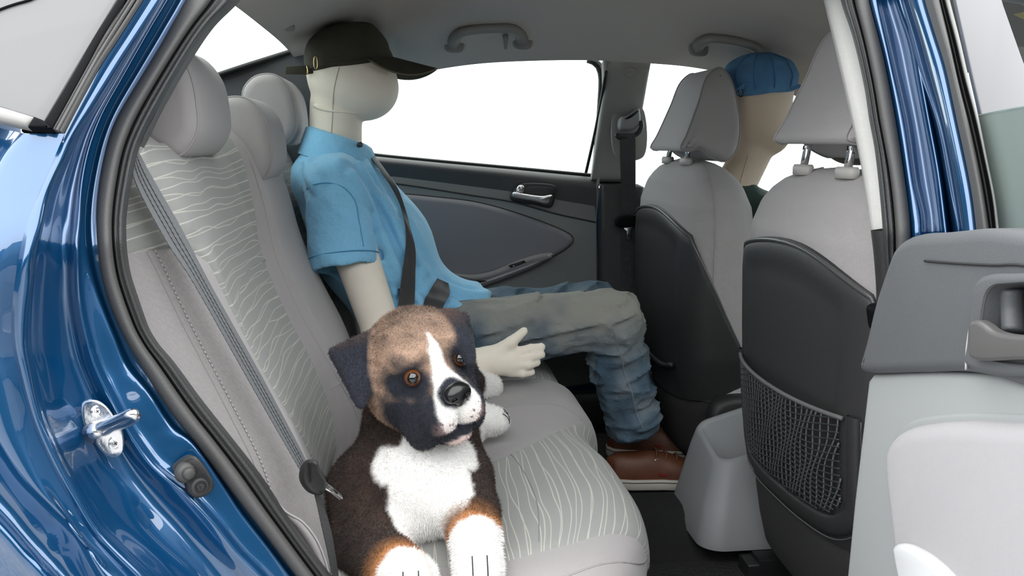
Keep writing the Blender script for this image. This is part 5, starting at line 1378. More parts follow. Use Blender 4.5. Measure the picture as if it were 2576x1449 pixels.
# shoes
def shoe(cx, cy, yaw):
    fz = 0.246
    c_, s_ = math.cos(yaw), math.sin(yaw)
    def W(x, y, z): return A(cx+x*c_-y*s_, cy+x*s_+y*c_, fz+z)
    def halfw(x): return float(np.interp(x, [-0.125, -0.11, -0.07, 0.0, 0.06, 0.10, 0.125, 0.138], [0.006, 0.026, 0.034, 0.035, 0.045, 0.043, 0.028, 0.004]))
    xs_ = np.r_[np.linspace(-0.125, -0.10, 8), np.linspace(-0.09, 0.10, 20), np.linspace(0.105, 0.138, 12)]
    def outline(g_, z):
        L_ = [(x, -(halfw(x)+g_)) for x in xs_]; R_ = [(x, halfw(x)+g_) for x in xs_[::-1]]
        return [W(x*(1+g_*4), y, z+0.010*max(0, x/0.138)**3) for x, y in L_+R_]
    # upper
    def H(x): return float(np.interp(x, [-0.125, -0.10, -0.06, -0.03, 0.02, 0.06, 0.10, 0.125, 0.138], [0.066, 0.078, 0.078, 0.082, 0.072, 0.056, 0.045, 0.036, 0.022]))
    R_ = []
    for x in xs_:
        w_ = halfw(x); h_ = H(x)
        R_.append([W(x, w_*np.sign(math.cos(t))*abs(math.cos(t))**0.75, 0.018+(h_-0.018)*max(0, math.sin(t))**0.8 if math.sin(t) > 0 else 0.018+0.012*math.sin(t)) for t in np.linspace(0, 2*math.pi, 28, endpoint=False)])
    up_ = obj('shoe', *loft(R_), M_leather, mq)
    so = obj('sole', *loft([outline(0.001, 0.0), outline(0.004, 0.004), outline(0.0045, 0.020), outline(0.003, 0.0245), outline(-0.002, 0.0245)]), M_sole, up_, sharp=50)
    obj('sole_line', *tube(outline(0.0046, 0.0185), 0.0010, 5, closed=True), M_black, so)
    for k in range(4):
        x = 0.055-0.024*k; z = H(x)+0.001; w_ = 0.016+0.003*k
        P = [W(x, w_, z-0.010), W(x+0.003, w_*0.5, z+0.0015), W(x+0.004, 0, z+0.003), W(x+0.003, -w_*0.5, z+0.0015), W(x, -w_, z-0.010)]
        obj('lace', *tube(P, 0.0024, 6, 16), M_cordb, up_)
        e_ = W(x, -w_-0.001, z-0.012)
        obj('eyelet', *tube(ringpts(e_, A(0, -1, 0.8), 0.0028, 12), 0.0009, 5, closed=True), M_zinc, up_)
    tb_ = [W(x, -halfw(x)-0.0012-0.0, z) for x, z in ((-0.012, 0.034), (0.006, 0.033), (0.006, 0.038), (-0.012, 0.039))]
    obj('side_tab', *plate(tb_, W(0, -1, 0.2-fz)-W(0, 0, 0-fz), 0.002, 0.0005, 1), mat('red_tab', (0.22, 0.015, 0.02), 0.6), up_, smooth=False)
    return up_
shoe(0.565, 1.895, math.radians(-4))
shoe(0.610, 2.085, math.radians(-8))

# belt across the mannequin
bm = empty('worn_belt', PY(1035, 790, 1.86), 'black seat belt across the chest and lap of the blue polo', 'seat belt')
def hug(pts, off=0.011, Y0=1.70, d=(0.35, -1, 0.15)):
    out = []
    for x, y in pts:
        n_ = -nrm(ray(x, y))
        out.append(onsurf(shirt_fn, PY(x, y, Y0), n_)+n_*off)
    return out
def drape(name, Lp, Rp, off, n=60, win=5):
    l_, r_ = spl(Lp, n), spl(Rp, n)
    px = np.array([l_+(r_-l_)*t for t in np.linspace(0, 1, 7)])           # across x along x 2
    dep = np.empty(px.shape[:2])
    dv_ = np.array([nrm(ray(*q)) for q in px.reshape(-1, 2)]); p = np.array([PY(q[0], q[1], 1.70) for q in px.reshape(-1, 2)])
    for _ in range(26): p = p+dv_*shirt_fn(p.astype(np.float32)).astype(float)[:, None]*0.9
    dep = np.linalg.norm(p-CAM, axis=1).reshape(7, n)
    m_ = dep.min(0)*0.6+dep*0.4
    q = np.array([[m_[i, max(0, k-win):k+win+1].min() for k in range(n)] for i in range(7)])
    ker = np.exp(-np.linspace(-2, 2, 2*win+1)**2); ker /= ker.sum()
    q = np.array([np.convolve(np.pad(q[i], win, mode='edge'), ker, 'valid') for i in range(7)])
    G = np.array([[CAM+nrm(ray(*px[i, k]))*(min(q[i, k], dep[:, k].min()+0.012)-off) for i in range(7)] for k in range(n)])
    return sheet(name, G, M_webd, bm, thick=0.0014)
drape('shoulder_webbing', [(935, 398), (955, 425), (985, 472), (1010, 525), (1020, 570), (1021, 620), (1012, 690), (1002, 760), (998, 800), (996, 830)], [(943, 392), (968, 425), (1000, 472), (1018, 520), (1030, 565), (1045, 625), (1045, 690), (1043, 760), (1040, 800), (1036, 830)], 0.004)
drape('lap_webbing', [(1100, 700), (1085, 725), (1070, 752), (1062, 782), (1045, 815)], [(1128, 712), (1132, 738), (1122, 758), (1105, 790), (1085, 822)], 0.005, 30, 3)
sc1 = [PY(935, 398, 1.97), PY(900, 385, 2.12), PY(850, 380, 2.24), PY(800, 345, 2.30)]
sc2 = [PY(943, 392, 1.97), PY(910, 378, 2.12), PY(862, 370, 2.24), PY(815, 335, 2.30)]
belt_sheet('upper_webbing', sc1, sc2, M_webd, bm, 20)

# olive cap
oc = empty('olive_cap', PY(880, 185, YM), 'dark olive cap on the head of the cream mannequin', 'cap')
def crown_ring(pL, pR, ry, Yc, n=48, ex=2.3):
    a_, b_ = PY(*pL, Yc), PY(*pR, Yc); c_ = (a_+b_)/2; e_ = (b_-a_)/2
    out = []
    for t in np.linspace(0, 2*math.pi, n, endpoint=False):
        k, s_ = math.cos(t), math.sin(t)
        out.append(c_+e_*np.sign(k)*abs(k)**(2/ex)+A(0, ry*np.sign(s_)*abs(s_)**(2/ex), 0))
    return out
rings = [crown_ring((776, 187), (990, 156), 0.080, YM), crown_ring((772, 183), (992, 150), 0.084, YM), crown_ring((763, 140), (985, 128), 0.086, YM), crown_ring((772, 112), (972, 100), 0.084, YM), crown_ring((795, 86), (955, 74), 0.074, YM), crown_ring((830, 66), (938, 60), 0.052, YM), crown_ring((862, 58), (915, 56), 0.025, YM), crown_ring((885, 56), (895, 56), 0.004, YM)]
rn = np.array([spl(np.array(rings)[:, j], 40) for j in range(48)]).transpose(1, 0, 2)
cen = rn.mean((0, 1))
dsp = (np.abs(vnoise(rn*A(10, 10, 34), 1.0, 4)-0.5)-0.25)*0.012
rn = rn+(rn-cen)/np.linalg.norm(rn-cen, axis=2, keepdims=True)*dsp[..., None]
obj('crown', *loft(rn), M_olive, oc)
hb0 = [rn[2, j]+(rn[2, j]-cen)*A(1, 1, 0)*0.012 for j in range(48)]
obj('band_stitch', *tube(hb0, 0.0012, 5, closed=True), mat('olive_thread', (0.045, 0.04, 0.025), 0.9), oc)
G = []
for u_ in np.linspace(0, 1, 14):
    row = []
    for t in np.linspace(-68, 68, 40):
        a_ = math.radians(t)
        inn = PY(882, 152, YM)+A(0.098*math.cos(a_), 0.084*math.sin(a_), 0.008*math.cos(a_)-0.002)
        ext = 0.084*max(0, math.cos(a_*90/68.5))**0.55
        out = inn+A(ext, 0.010*math.sin(a_), 0)
        p = inn+(out-inn)*u_
        p = p+A(0, 0, -0.020*u_*ext/0.084-0.062*(math.sin(a_)**2)*u_*ext/0.084)
        row.append(p)
    G.append(row)
sheet('brim', np.array(G), M_olive, oc, thick=0.004, flip=False)
edge = np.array(G)[-1]
obj('brim_piping', *tube(edge+A(0.0005, 0, -0.002), 0.0022, 6), mat('olive_piping', (0.11, 0.095, 0.055), 0.8), oc)
stp = [PY(x, y, 1.945) for x, y in [(720, 168), (770, 165), (790, 168), (790, 184), (770, 188), (718, 187)]]
obj('strap', *plate(stp, (0.1, -1, 0), 0.003, 0.001, 2), M_olive, oc, sharp=50)
bkc = PY(794, 158, 1.905)
obj('buckle', *tube([bkc+A(0.0035*math.cos(t), 0, 0.0125*np.sign(math.sin(t))*abs(math.sin(t))**0.7) for t in np.linspace(0, 2*math.pi, 28, endpoint=False)], 0.0010, 6, closed=True), M_gold, oc)
obj('buckle_clasp', *tube([PY(772, 166, 1.935), PY(774, 176, 1.933), PY(773, 187, 1.935)], 0.0016, 6, 10), M_gold, oc)

# ------------------------------------------------------------------ front mannequin
YD = 2.05
mf = empty('mannequin', (0.86, YD, 0.5), 'beige mannequin in a dark green top in far front seat', 'mannequin')
K = {k: PY(*v) for k, v in dict(sk=(1912, 215, YD), jw=(1912, 290, YD), ch=(1935, 335, YD), n1=(1905, 360, YD), n0=(1842, 480, YD)).items()}
n0 = K['n0']
def front_fn(P):
    d = usm([ell(P, K['sk'], (0.074, 0.072, 0.066)), ell(P, K['jw'], (0.068, 0.068, 0.085)), ell(P, K['ch'], (0.045, 0.05, 0.048))], 0.04)
    d = sm(d, cone(P, n0, K['n1'], 0.048, 0.044), 0.006)
    d = sm(d, cone(P, n0+A(0.05, 0, -0.12), (0.87, YD, 0.60), 0.09, 0.10, (1, 0.7, 1)), 0.04)
    for s in (-1, 1):
        a0, a1, a2 = A(0.85, YD+0.17*s, 0.85), A(0.93, YD+0.19*s, 0.63), A(1.12, YD+0.12*s, 0.66)
        d = sm(d, sm(cone(P, a0, a1, 0.045, 0.038), cone(P, a1, a2, 0.038, 0.028), 0.02), 0.03)
        l1, l2, l3 = A(0.92, YD+0.09*s, 0.60), A(1.28, YD+0.10*s, 0.60), A(1.40, YD+0.10*s, 0.32)
        d = sm(d, sm(cone(P, l1, l2, 0.07, 0.055), cone(P, l2, l3, 0.05, 0.04), 0.03), 0.03)
    return d
field('body', front_fn, A(0.66, 1.78, 0.27), A(1.46, 2.32, 1.22), 0.0075, M_skin2, mf)
def top_fn(P):
    d = cone(P, n0+A(0.045, 0, -0.11), (0.87, YD, 0.60), 0.112, 0.118, (1, 0.68, 1))
    d = sm(d, cone(P, n0+A(0.0, 0, -0.03), n0+A(0.02, 0, -0.07), 0.062, 0.085), 0.04)
    for s in (-1, 1): d = sm(d, cone(P, A(0.845, YD+0.16*s, 0.86), A(0.90, YD+0.19*s, 0.72), 0.058, 0.058), 0.03)
    return fold(P, d, 0.004, 1, np.eye(3)*18, 5)
field('top', top_fn, A(0.66, 1.76, 0.50), A(1.05, 2.34, 1.02), 0.007, mat('dark_green_jersey', (0.028, 0.055, 0.045), 0.9, bump=('noise', 900, 0.0004)), mf)
hs = [onsurf(front_fn, p, (-0.3, -1, 0)) for p in [PY(1885, 392, 1.97), PY(1875, 425, 1.97), PY(1862, 470, 1.97)]]
obj('neck_seam', *tube(hs, 0.0010, 6, 20), mat('beige_seam', (0.45, 0.35, 0.26), 0.9), mf)
bc_ = empty('blue_cap', PY(1910, 240, YD), 'faded blue cap on the head of the beige mannequin', 'cap')
rings = [crown_ring((1838, 246), (1985, 231), 0.079, YD, ex=2.1), crown_ring((1834, 240), (1990, 226), 0.083, YD, ex=2.1), crown_ring((1819, 200), (2003, 195), 0.088, YD, ex=2.1), crown_ring((1824, 178), (1994, 172), 0.084, YD, ex=2.1), crown_ring((1843, 155), (1975, 150), 0.068, YD, ex=2.1), crown_ring((1868, 141), (1950, 137), 0.045, YD, ex=2.0), crown_ring((1890, 135), (1930, 133), 0.02, YD, ex=2.0), crown_ring((1908, 133), (1914, 133), 0.003, YD, ex=2.0)]
rn = np.array([spl(np.array(rings)[:, j], 40) for j in range(48)]).transpose(1, 0, 2)
cen = rn.mean((0, 1))
dsp = (np.abs(vnoise(rn*A(14, 14, 40), 1.0, 8)-0.5)-0.25)*0.010
rn = rn+(rn-cen)/np.linalg.norm(rn-cen, axis=2, keepdims=True)*dsp[..., None]
obj('crown', *loft(rn), M_bluecap, bc_)
for j in (28, 32, 36, 40):
    pth = [rn[i, j]+(rn[i, j]-cen)*0.006 for i in range(3, 38)]
    obj('panel_seam', *tube(pth, 0.0010, 5), mat('blue_thread', (0.045, 0.14, 0.31), 0.9), bc_)
G = []
for u_ in np.linspace(0, 1, 8):
    row = []
    for t in np.linspace(-70, 70, 24):
        a_ = math.radians(t); inn = PY(1912, 205, YD)+A(0.07*math.cos(a_), 0.078*math.sin(a_), 0.0)
        row.append(inn+A(0.025*u_*math.cos(a_)**0.8, 0.006*u_*math.sin(a_), -0.008*u_-0.02*u_*math.sin(a_)**2))
    G.append(row)
sheet('brim', np.array(G), M_bluecap, bc_, thick=0.003, flip=False)
st_ = [PY(x, y, 1.985) for x, y in [(1850, 225), (1872, 208), (1874, 214), (1868, 232), (1855, 236)]]
obj('strap', *plate(st_, (-0.4, -1, 0), 0.003, 0.001, 2), M_bluecap, bc_, sharp=50)
bk = [PY(x, y, 1.978) for x, y in [(1858, 226), (1858, 240), (1862, 243), (1868, 240), (1868, 224)]]
obj('buckle', *tube(bk, 0.0016, 6, 16), mat('dark_bronze', (0.05, 0.04, 0.035), 0.3, 0.8), bc_)
# ================================================================== PLUSH DOG
dg = empty('plush_dog', PZ(1080, 1330, 0.545), 'brown and white plush boxer dog toy sitting on near seat', 'toy dog')
HC = PY(1043, 916, 1.185)
yaw, roll, pit = math.radians(27), math.radians(13), math.radians(2)
fv = A(math.sin(yaw)*math.cos(pit), -math.cos(yaw)*math.cos(pit), -math.sin(pit))
lv0 = nrm(np.cross(fv, A(0, 0, 1)))            # points to the dog's right (viewer's left)
uv0 = np.cross(lv0, fv)
lv = lv0*math.cos(roll)-uv0*math.sin(roll)
uv_ = uv0*math.cos(roll)+lv0*math.sin(roll)
HM_ = np.array([lv, fv, uv_])                   # rows: right, forward, up
def hw(x, y, z): return HC+x*lv+y*fv+z*uv_      # head-local to world
def head_local(P): return (P-HC.astype(P.dtype))@HM_.T.astype(P.dtype)
D = {k: PY(*v) for k, v in dict(neck=(1035, 1050, 1.25), chest=(1050, 1200, 1.215), belly=(1065, 1170, 1.36), rump=(1080, 1080, 1.52),
    ls=(935, 1235, 1.20), le=(930, 1375, 1.14), lw=(985, 1428, 1.06), lp=(1034, 1462, 1.012),
    rs=(1150, 1210, 1.20), re=(1180, 1290, 1.13), rw=(1195, 1350, 1.085), rp=(1203, 1422, 1.035),
    hk=(1150, 1035, 1.55), hp0=(1190, 1052, 1.53), hp1=(1236, 1058, 1.52), h2=(1165, 965, 1.68), h3=(1200, 972, 1.72), h4=(1230, 972, 1.72)).items()}
def ear_pts(s):
    if s > 0: return [hw(0.046, -0.006, 0.056), hw(0.080, -0.004, 0.050), hw(0.112, 0.008, 0.018), hw(0.086, 0.020, -0.052)]
    return [hw(-0.040, -0.006, 0.058), hw(-0.062, 0.0, 0.058), hw(-0.078, 0.012, 0.030), hw(-0.080, 0.030, -0.030)]
def tri_slab(P, pts, th):
    """soft flap: union of flattened round cones spanning the ear"""
    return pts
EAR_R = [PY(978, 838, 1.19), PY(955, 900, 1.19), PY(838, 884, 1.155), PY(908, 1018, 1.115)]
EAR_L = [PY(1096, 800, 1.175), PY(1172, 850, 1.15), PY(1166, 796, 1.175), PY(1184, 912, 1.125)]
def ear_fn(P, s):
    q = P
    if s > 0: base0, base1, outer, tip = EAR_R
    else: base0, base1, outer, tip = EAR_L
    d = None
    quad = [base0, outer, tip, base1]
    for i in range(9):
        u_ = i/8
        a_ = base0+(base1-base0)*u_; b_ = outer+(tip-outer)*u_
        mid = (a_+b_)/2+A(0.004*np.sign(s), -0.004, 0.006)
        e_ = np.minimum(cone(q, a_, mid, 0.0085, 0.0075), cone(q, mid, b_, 0.0075, 0.006))
        d = e_ if d is None else sm(d, e_, 0.010)
    return d
def head_fn(P):
    d = head_core(P)
    for s in (-1, 1): d = sm(d, ear_fn(P, s), 0.010)
    return d
def head_core(P):
    q = head_local(P)
    d = ell(q, (0, -0.004, 0.004), (0.061, 0.070, 0.067))
    d = sm(d, ell(q, (0, 0.020, 0.036), (0.050, 0.048, 0.040)), 0.03)
    for s in (-1, 1):
        d = sm(d, ell(q, (0.040*s, 0.014, -0.022), (0.036, 0.044, 0.044)), 0.03)
        d = sm(d, ell(q, (0.034*s, 0.050, 0.030), (0.019, 0.015, 0.012)), 0.016)
    mz = ell(q, (0, 0.068, -0.024), (0.034, 0.042, 0.030))
    for s in (-1, 1):
        mz = sm(mz, ell(q, (0.021*s, 0.080, -0.042), (0.025, 0.032, 0.028)), 0.012)
        mz = sm(mz, ell(q, (0.036*s, 0.056, -0.062), (0.021, 0.030, 0.032)), 0.014)
    mz = sm(mz, ell(q, (0, 0.074, -0.074), (0.026, 0.028, 0.018)), 0.008)
    d = sm(d, mz, 0.022)
    crease = np.abs(q[..., 0])+np.maximum(0, np.abs(q[..., 2]+0.045)-0.03)+np.maximum(0, 0.09-q[..., 1])
    d = d+0.004*np.exp(-(crease/0.004)**2)
    for s in (-1, 1):
        d = np.maximum(d, -(np.linalg.norm(q-np.array([0.037*s, 0.0705, 0.012], np.float32), axis=-1)-0.0125))
    return d
def dog_fn(P):
    d = sm(cone(P, D['chest'], D['belly'], 0.086, 0.086), cone(P, D['belly'], D['rump'], 0.086, 0.076), 0.04)
    d = sm(d, cone(P, D['chest'], D['neck'], 0.083, 0.060), 0.04)
    d = sm(d, cone(P, D['neck'], HC, 0.058, 0.05), 0.03)
    for a_, b_, c_, e_ in (('ls', 'le', 'lw', 'lp'), ('rs', 're', 'rw', 'rp')):
        l_ = sm(cone(P, D[a_], D[b_], 0.062 if a_ == 'ls' else 0.050, 0.047 if a_ == 'ls' else 0.036), cone(P, D[b_], D[c_], 0.046 if a_ == 'ls' else 0.036, 0.036 if a_ == 'ls' else 0.030), 0.02)
        l_ = sm(l_, cone(P, D[c_], D[e_], 0.034 if a_ == 'ls' else 0.030, 0.033 if a_ == 'ls' else 0.031), 0.015)
        pd = D[e_]
        for k in (-1, 0, 1):
            l_ = sm(l_, ell(P, pd+A(0.016*k, -0.016, -0.002), (0.0115, 0.020, 0.017)), 0.007)
        d = sm(d, l_, 0.022)
    d = sm(d, ell(P, (D['rump']+D['hk'])/2, (0.075, 0.09, 0.065)), 0.03)
    h1 = sm(cone(P, D['hk'], D['hp0'], 0.032, 0.025), cone(P, D['hp0'], D['hp1'], 0.025, 0.026), 0.01)
    for k in (-1, 0, 1): h1 = sm(h1, ell(P, D['hp1']+A(0.014, 0.013*k, 0.0), (0.016, 0.010, 0.016)), 0.006)
    h2 = sm(cone(P, D['rump'], D['h2'], 0.06, 0.034), cone(P, D['h2'], D['h4'], 0.034, 0.026), 0.015)
    d = sm(sm(d, h1, 0.015), h2, 0.02)
    return sm(d, head_fn(P), 0.018)
lo, hi = bounds(list(D.values())+[HC+A(-0.13, 0, 0.10), HC+A(0.12, -0.13, 0)], 0.075)
Vd, Fd = surfnet(dog_fn, lo, hi, 0.0038)

DARKB = np.array([0.030, 0.016, 0.011]); TAN = np.array([0.31, 0.205, 0.145]); NAVY = np.array([0.0085, 0.0105, 0.019]); WHITE = np.array([0.86, 0.84, 0.81]); ORNG = np.array([0.46, 0.20, 0.07]); PINK = np.array([0.78, 0.52, 0.48])
def mixc(c, k, col): k = np.clip(k, 0, 1)[:, None]; return c*(1-k)+col*k
def soft(d, w_): return np.clip(0.5-d/w_, 0, 1)
def dog_col(V, jit=0.0):
    V = np.asarray(V, float)
    n = vnoise(V, 120, 2)-0.5; n2 = vnoise(V, 45, 6)-0.5; nb = vnoise(V*A(60, 60, 180), 1.0, 9)-0.5
    wob = 0.006*n+0.010*n2
    c = np.repeat(DARKB[None], len(V), 0)*(1+0.8*n2[:, None]+0.6*n[:, None])
    q = (V-HC)@HM_.T
    q = q.copy(); x, y, z = q[:, 0], q[:, 1], q[:, 2]
    P32 = V.astype(np.float32)
    # white chest bib
    cd = (V-(D['chest']+A(0.016, -0.085, 0.012)))
    bib = np.sqrt((cd[:, 0]/0.056)**2+(cd[:, 1]/0.075)**2+(cd[:, 2]/0.098)**2)-1
    wing = np.sqrt(((V-(D['chest']+A(-0.036, -0.07, 0.046)))**2).sum(1))-0.028
    wing2 = np.sqrt(((V-(D['chest']+A(0.064, -0.052, 0.055)))**2).sum(1))-0.028
    c = mixc(c, soft(np.minimum(np.minimum(bib*0.07, wing), wing2)+wob*0.9, 0.006), WHITE)
    nt = np.sqrt(((V-(PY(998, 1068, 1.22)))**2).sum(1))-0.012
    c = mixc(c, soft(nt+wob, 0.006), WHITE)
    # front legs: brown, orange band, white paw
    for a_, b_, e_, p_, off in (('le', 'lw', 'lp', D['lw'], 0.026), ('re', 'rw', 'rp', D['rw'], -0.002)):
        ax_ = nrm(D[e_]-D[a_]); t_ = (V-p_)@ax_-off
        near = np.minimum(cone(P32, D[a_], D[b_], 0.05, 0.04), cone(P32, D[b_], D[e_], 0.04, 0.05))
        near = soft(near.astype(float)-0.022, 0.01)
        c = mixc(c, near*np.clip((t_+0.032)/0.02, 0, 1)*0.9, ORNG*0.45)
        c = mixc(c, near*np.clip((t_+0.012+wob)/0.010, 0, 1), ORNG)
        c = mixc(c, near*np.clip((t_+wob)/0.006, 0, 1), WHITE)
    # hind paws
    for p_, r_ in ((D['hp1'], 0.055), (D['h4'], 0.052)):
        c = mixc(c, soft(np.sqrt(((V-p_)**2).sum(1))-r_+wob, 0.006), WHITE)
    # head base: tan with brindle
    hm = soft(head_fn(P32).astype(float)-0.004, 0.006)*np.clip((z+0.105)/0.02, 0, 1)*np.clip((y+0.05-0.5*np.minimum(0, z+0.02))/0.02+0.4, 0, 1)
    tan = TAN[None]*(1+0.9*nb[:, None]+0.5*n2[:, None])
    tan = tan*(1-0.55*np.clip((z-0.045)/0.03, 0, 1)[:, None]*(0.7+n2[:, None]))
    back_ = np.clip((-y-0.012+0.2*np.minimum(0, z))/0.02, 0, 1)*np.clip(( -z+0.01)/0.04, 0, 1)
    hc_ = mixc(tan, back_, DARKB)
    ax = np.abs(x)
    # eye patches, cheeks and muzzle sides navy
    for s in (-1, 1):
        ep = np.sqrt(((x-0.040*s)/0.029)**2+((z-0.006)/0.033)**2+((y-0.066)/0.05)**2)-1
        hc_ = mixc(hc_, soft(ep*0.024+wob, 0.012), NAVY)
    jow = np.maximum(-(y-0.030), z+0.008)
    hc_ = mixc(hc_, soft(jow+wob*1.3, 0.014), NAVY)
    # white blaze and muzzle
    wb = np.interp(z, [-0.08, -0.055, -0.03, -0.01, 0.01, 0.03, 0.05, 0.07], [0.0, 0.026, 0.032, 0.024, 0.012, 0.009, 0.005, 0.001])
    bl = np.maximum(ax-wb, np.maximum(-(y-0.035), np.maximum(z-0.062, -(z+0.066))))
    hc_ = mixc(hc_, soft(bl+wob*0.5, 0.004), WHITE)
    pk_ = np.sqrt(((ax-0.022)/0.014)**2+((z+0.052)/0.014)**2+((y-0.105)/0.03)**2)-1
    hc_ = mixc(hc_, soft(pk_*0.014, 0.012)*0.3, PINK)
    # dark nose surround and lip line
    ns_ = np.sqrt((x/0.024)**2+((z+0.012)/0.019)**2+((y-0.108)/0.03)**2)-1
    hc_ = mixc(hc_, soft(ns_*0.02+wob*0.5, 0.004), NAVY)
    lipl = np.abs(z+0.068+0.10*(ax-0.012))-0.007
    hc_ = mixc(hc_, soft(np.maximum(lipl, -(y-0.05)), 0.004), NAVY)
    ch_ = np.sqrt((x/0.018)**2+((z+0.082)/0.006)**2+((y-0.09)/0.028)**2)-1
    hc_ = mixc(hc_, soft(ch_*0.012, 0.006), np.array([0.72, 0.56, 0.52]))
    # whisker dots
    for i in range(5):
        for j in range(3):
            for s in (-1, 1):
                pd = np.sqrt((x-s*(0.012+0.0055*i+0.001*j))**2+(z+0.035+0.0075*j)**2)
                hc_ = mixc(hc_, ((pd < 0.0010) & (y > 0.07)).astype(float), NAVY)
    c = c*(1-hm[:, None])+hc_*hm[:, None]
    # ears navy, brownish root
    core = head_core(P32).astype(float)
    for s in (-1, 1):
        e_ = soft(ear_fn(P32, s).astype(float)-0.005, 0.005)*np.clip((core-0.001)/0.005, 0, 1)
        ec = mixc(np.repeat(NAVY[None], len(V), 0)*(1+0.8*n2[:, None]), np.clip((z-0.050)/0.02, 0, 1)*0.8, DARKB*2.2)
        c = c*(1-e_[:, None])+ec*e_[:, None]
    # toe lines
    def toes(c, p_, dirs, rad):
        return c
    return np.clip(c, 0.003, 0.95)
M_fur = mat('plush_fur', (0.5, 0.5, 0.5), 0.9, attr=True, bump=('noise', 420, 0.0015), sheen=0.08)
cd_ = dog_col(Vd)
db = obj('body', Vd, Fd, M_fur, dg, col=cd_)
# short plush pile
P4 = Vd[Fd]                                     # quads
c0 = P4.mean(1)
nq = np.cross(P4[:, 2]-P4[:, 0], P4[:, 3]-P4[:, 1]); ar_ = np.linalg.norm(nq, axis=1); nq /= ar_[:, None]+1e-12
vis = (nq*(CAM-c0)).sum(1) > -0.9
NH = 190000
pick = RNG.choice(len(Fd), NH, p=ar_/ar_.sum())
w4 = RNG.random((NH, 2))
pp = (P4[pick, 0]*((1-w4[:, :1])*(1-w4[:, 1:]))+P4[pick, 1]*(w4[:, :1]*(1-w4[:, 1:]))+P4[pick, 2]*(w4[:, :1]*w4[:, 1:])+P4[pick, 3]*((1-w4[:, :1])*w4[:, 1:]))
nn = nq[pick]
if ((c0-c0.mean(0))*nq).sum(1).mean() < 0: nn = -nn
lay = RNG.normal(0, 0.45, (NH, 3))+A(0.0, -0.15, -0.45)
dr = nn+lay; dr /= np.linalg.norm(dr, axis=1, keepdims=True)
sd_ = np.cross(dr, RNG.normal(0, 1, (NH, 3))); sd_ /= np.linalg.norm(sd_, axis=1, keepdims=True)
ln = (0.0040+0.0025*RNG.random(NH))[:, None]
hq = (pp-HC)@HM_.T
face = (hq[:, 1] > 0.03) & (np.abs(hq[:, 0]) < 0.06) & (np.abs(hq[:, 2]) < 0.10)
ln[face] *= 0.55
earh = np.minimum(ear_fn(pp.astype(np.float32), 1), ear_fn(pp.astype(np.float32), -1)) < 0.003
ln[earh] *= 0.6
T3 = np.empty((NH*3, 3)); T3[0::3] = pp-nn*0.001+sd_*0.00042; T3[1::3] = pp-nn*0.001-sd_*0.00042; T3[2::3] = pp+dr*ln
hc3 = dog_col(pp)
hc3 = hc3*(0.85+0.35*RNG.random((NH, 1)))
cc3 = np.repeat(np.clip(hc3, 0, 0.95), 3, 0)
me = bpy.data.meshes.new('plush_pile')
org = ORG[dg.name]
me.vertices.add(NH*3); me.vertices.foreach_set('co', (T3-org).ravel())
me.loops.add(NH*3); me.loops.foreach_set('vertex_index', np.arange(NH*3))
me.polygons.add(NH); me.polygons.foreach_set('loop_start', np.arange(0, NH*3, 3))
try: me.polygons.foreach_set('loop_total', np.full(NH, 3))
except Exception: pass
me.update(calc_edges=True)
a_ = me.color_attributes.new('Col', 'FLOAT_COLOR', 'POINT')
c4 = np.ones((NH*3, 4)); c4[:, :3] = cc3
a_.data.foreach_set('color', c4.ravel())
me.materials.append(mat('plush_pile', (0.5, 0.5, 0.5), 0.9, attr=True, sheen=0.06))
fo = bpy.data.objects.new('plush_pile', me); COL.objects.link(fo); fo.parent = dg; fo['kind'] = 'stuff'
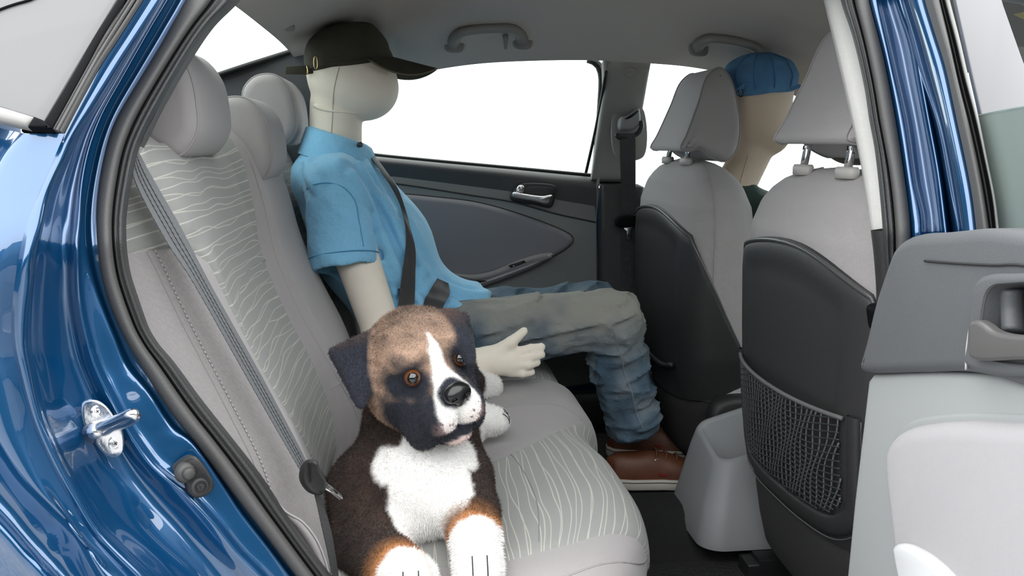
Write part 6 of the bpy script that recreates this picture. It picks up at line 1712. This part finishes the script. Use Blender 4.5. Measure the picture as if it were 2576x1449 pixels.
# eyes
M_eye = mat('amber_eye', (0.10, 0.032, 0.008), 0.12, coat=1.0)
M_pup = mat('glossy_black_eye', (0.004, 0.004, 0.004), 0.05, coat=1.0)
def ball(c_, r_, m_, parent, name, squash=(1, 1, 1), n=18):
    rg_ = []
    for a_ in np.linspace(0.02, math.pi-0.02, n):
        rg_.append([c_+lv*r_*squash[0]*math.sin(a_)*math.cos(t)+uv_*r_*squash[2]*math.sin(a_)*math.sin(t)+fv*r_*squash[1]*math.cos(a_) for t in np.linspace(0, 2*math.pi, 2*n, endpoint=False)])
    V_, f_ = loft(rg_)
    return obj(name, V_, f_, m_, parent)
for s in (1, -1):
    ec_ = hw(0.036*s, 0.066, 0.012)
    e_ = ball(ec_, 0.0112, M_eye, dg, 'eye')
    od_ = nrm(A(0.06, -1.0, 0.22))
    ball(ec_+od_*0.0028, 0.0092, M_pup, e_, 'pupil')
# nose
M_nose = mat('glossy_black_nose', (0.004, 0.004, 0.004), 0.30, coat=0.15)
def nose_fn(P):
    q = head_local(P)
    d = ell(q, (0, 0.109, -0.010), (0.0165, 0.013, 0.0125))
    d = sm(d, ell(q, (0, 0.109, -0.018), (0.007, 0.010, 0.012)), 0.006)
    for s in (-1, 1):
        d = sm(d, ell(q, (0.010*s, 0.110, -0.012), (0.0085, 0.010, 0.0095)), 0.004)
        d = np.maximum(d, -ell(q, (0.0095*s, 0.121, -0.015), (0.0042, 0.006, 0.0030)))
    return d
lo, hi = bounds([hw(0, 0.11, -0.012)], 0.03)
V_, f_ = surfnet(nose_fn, lo, hi, 0.0012)
obj('nose', V_, f_, M_nose, dg)
# stitched toe lines
M_toe = mat('black_thread', (0.01, 0.01, 0.012), 0.8)
def toe_lines(c_, dirs, n_, L_):
    for d_ in dirs:
        p0 = c_+d_; P = []
        for k in np.linspace(-1, 1, 8):
            p = p0+n_[1]*k*L_
            P.append(onsurf(dog_fn, p, n_[0])+nrm(n_[0])*0.0035)
        obj('toe_stitch', *tube(P, 0.0008, 5), M_toe, dg)
for pd in ('lp', 'rp'):
    toe_lines(D[pd]+A(0, -0.035, 0.016), [A(-0.009, 0, 0), A(0.009, 0, 0)], (A(0, -0.7, 0.7), nrm(A(0, -0.6, -0.8))), 0.014)
toe_lines(D['hp1']+A(0.03, -0.008, 0.012), [A(0, -0.012, 0.0), A(0, 0.0, 0), A(0, 0.012, 0)], (A(0.8, -0.2, 0.5), nrm(A(0.7, -0.1, -0.7))), 0.011)
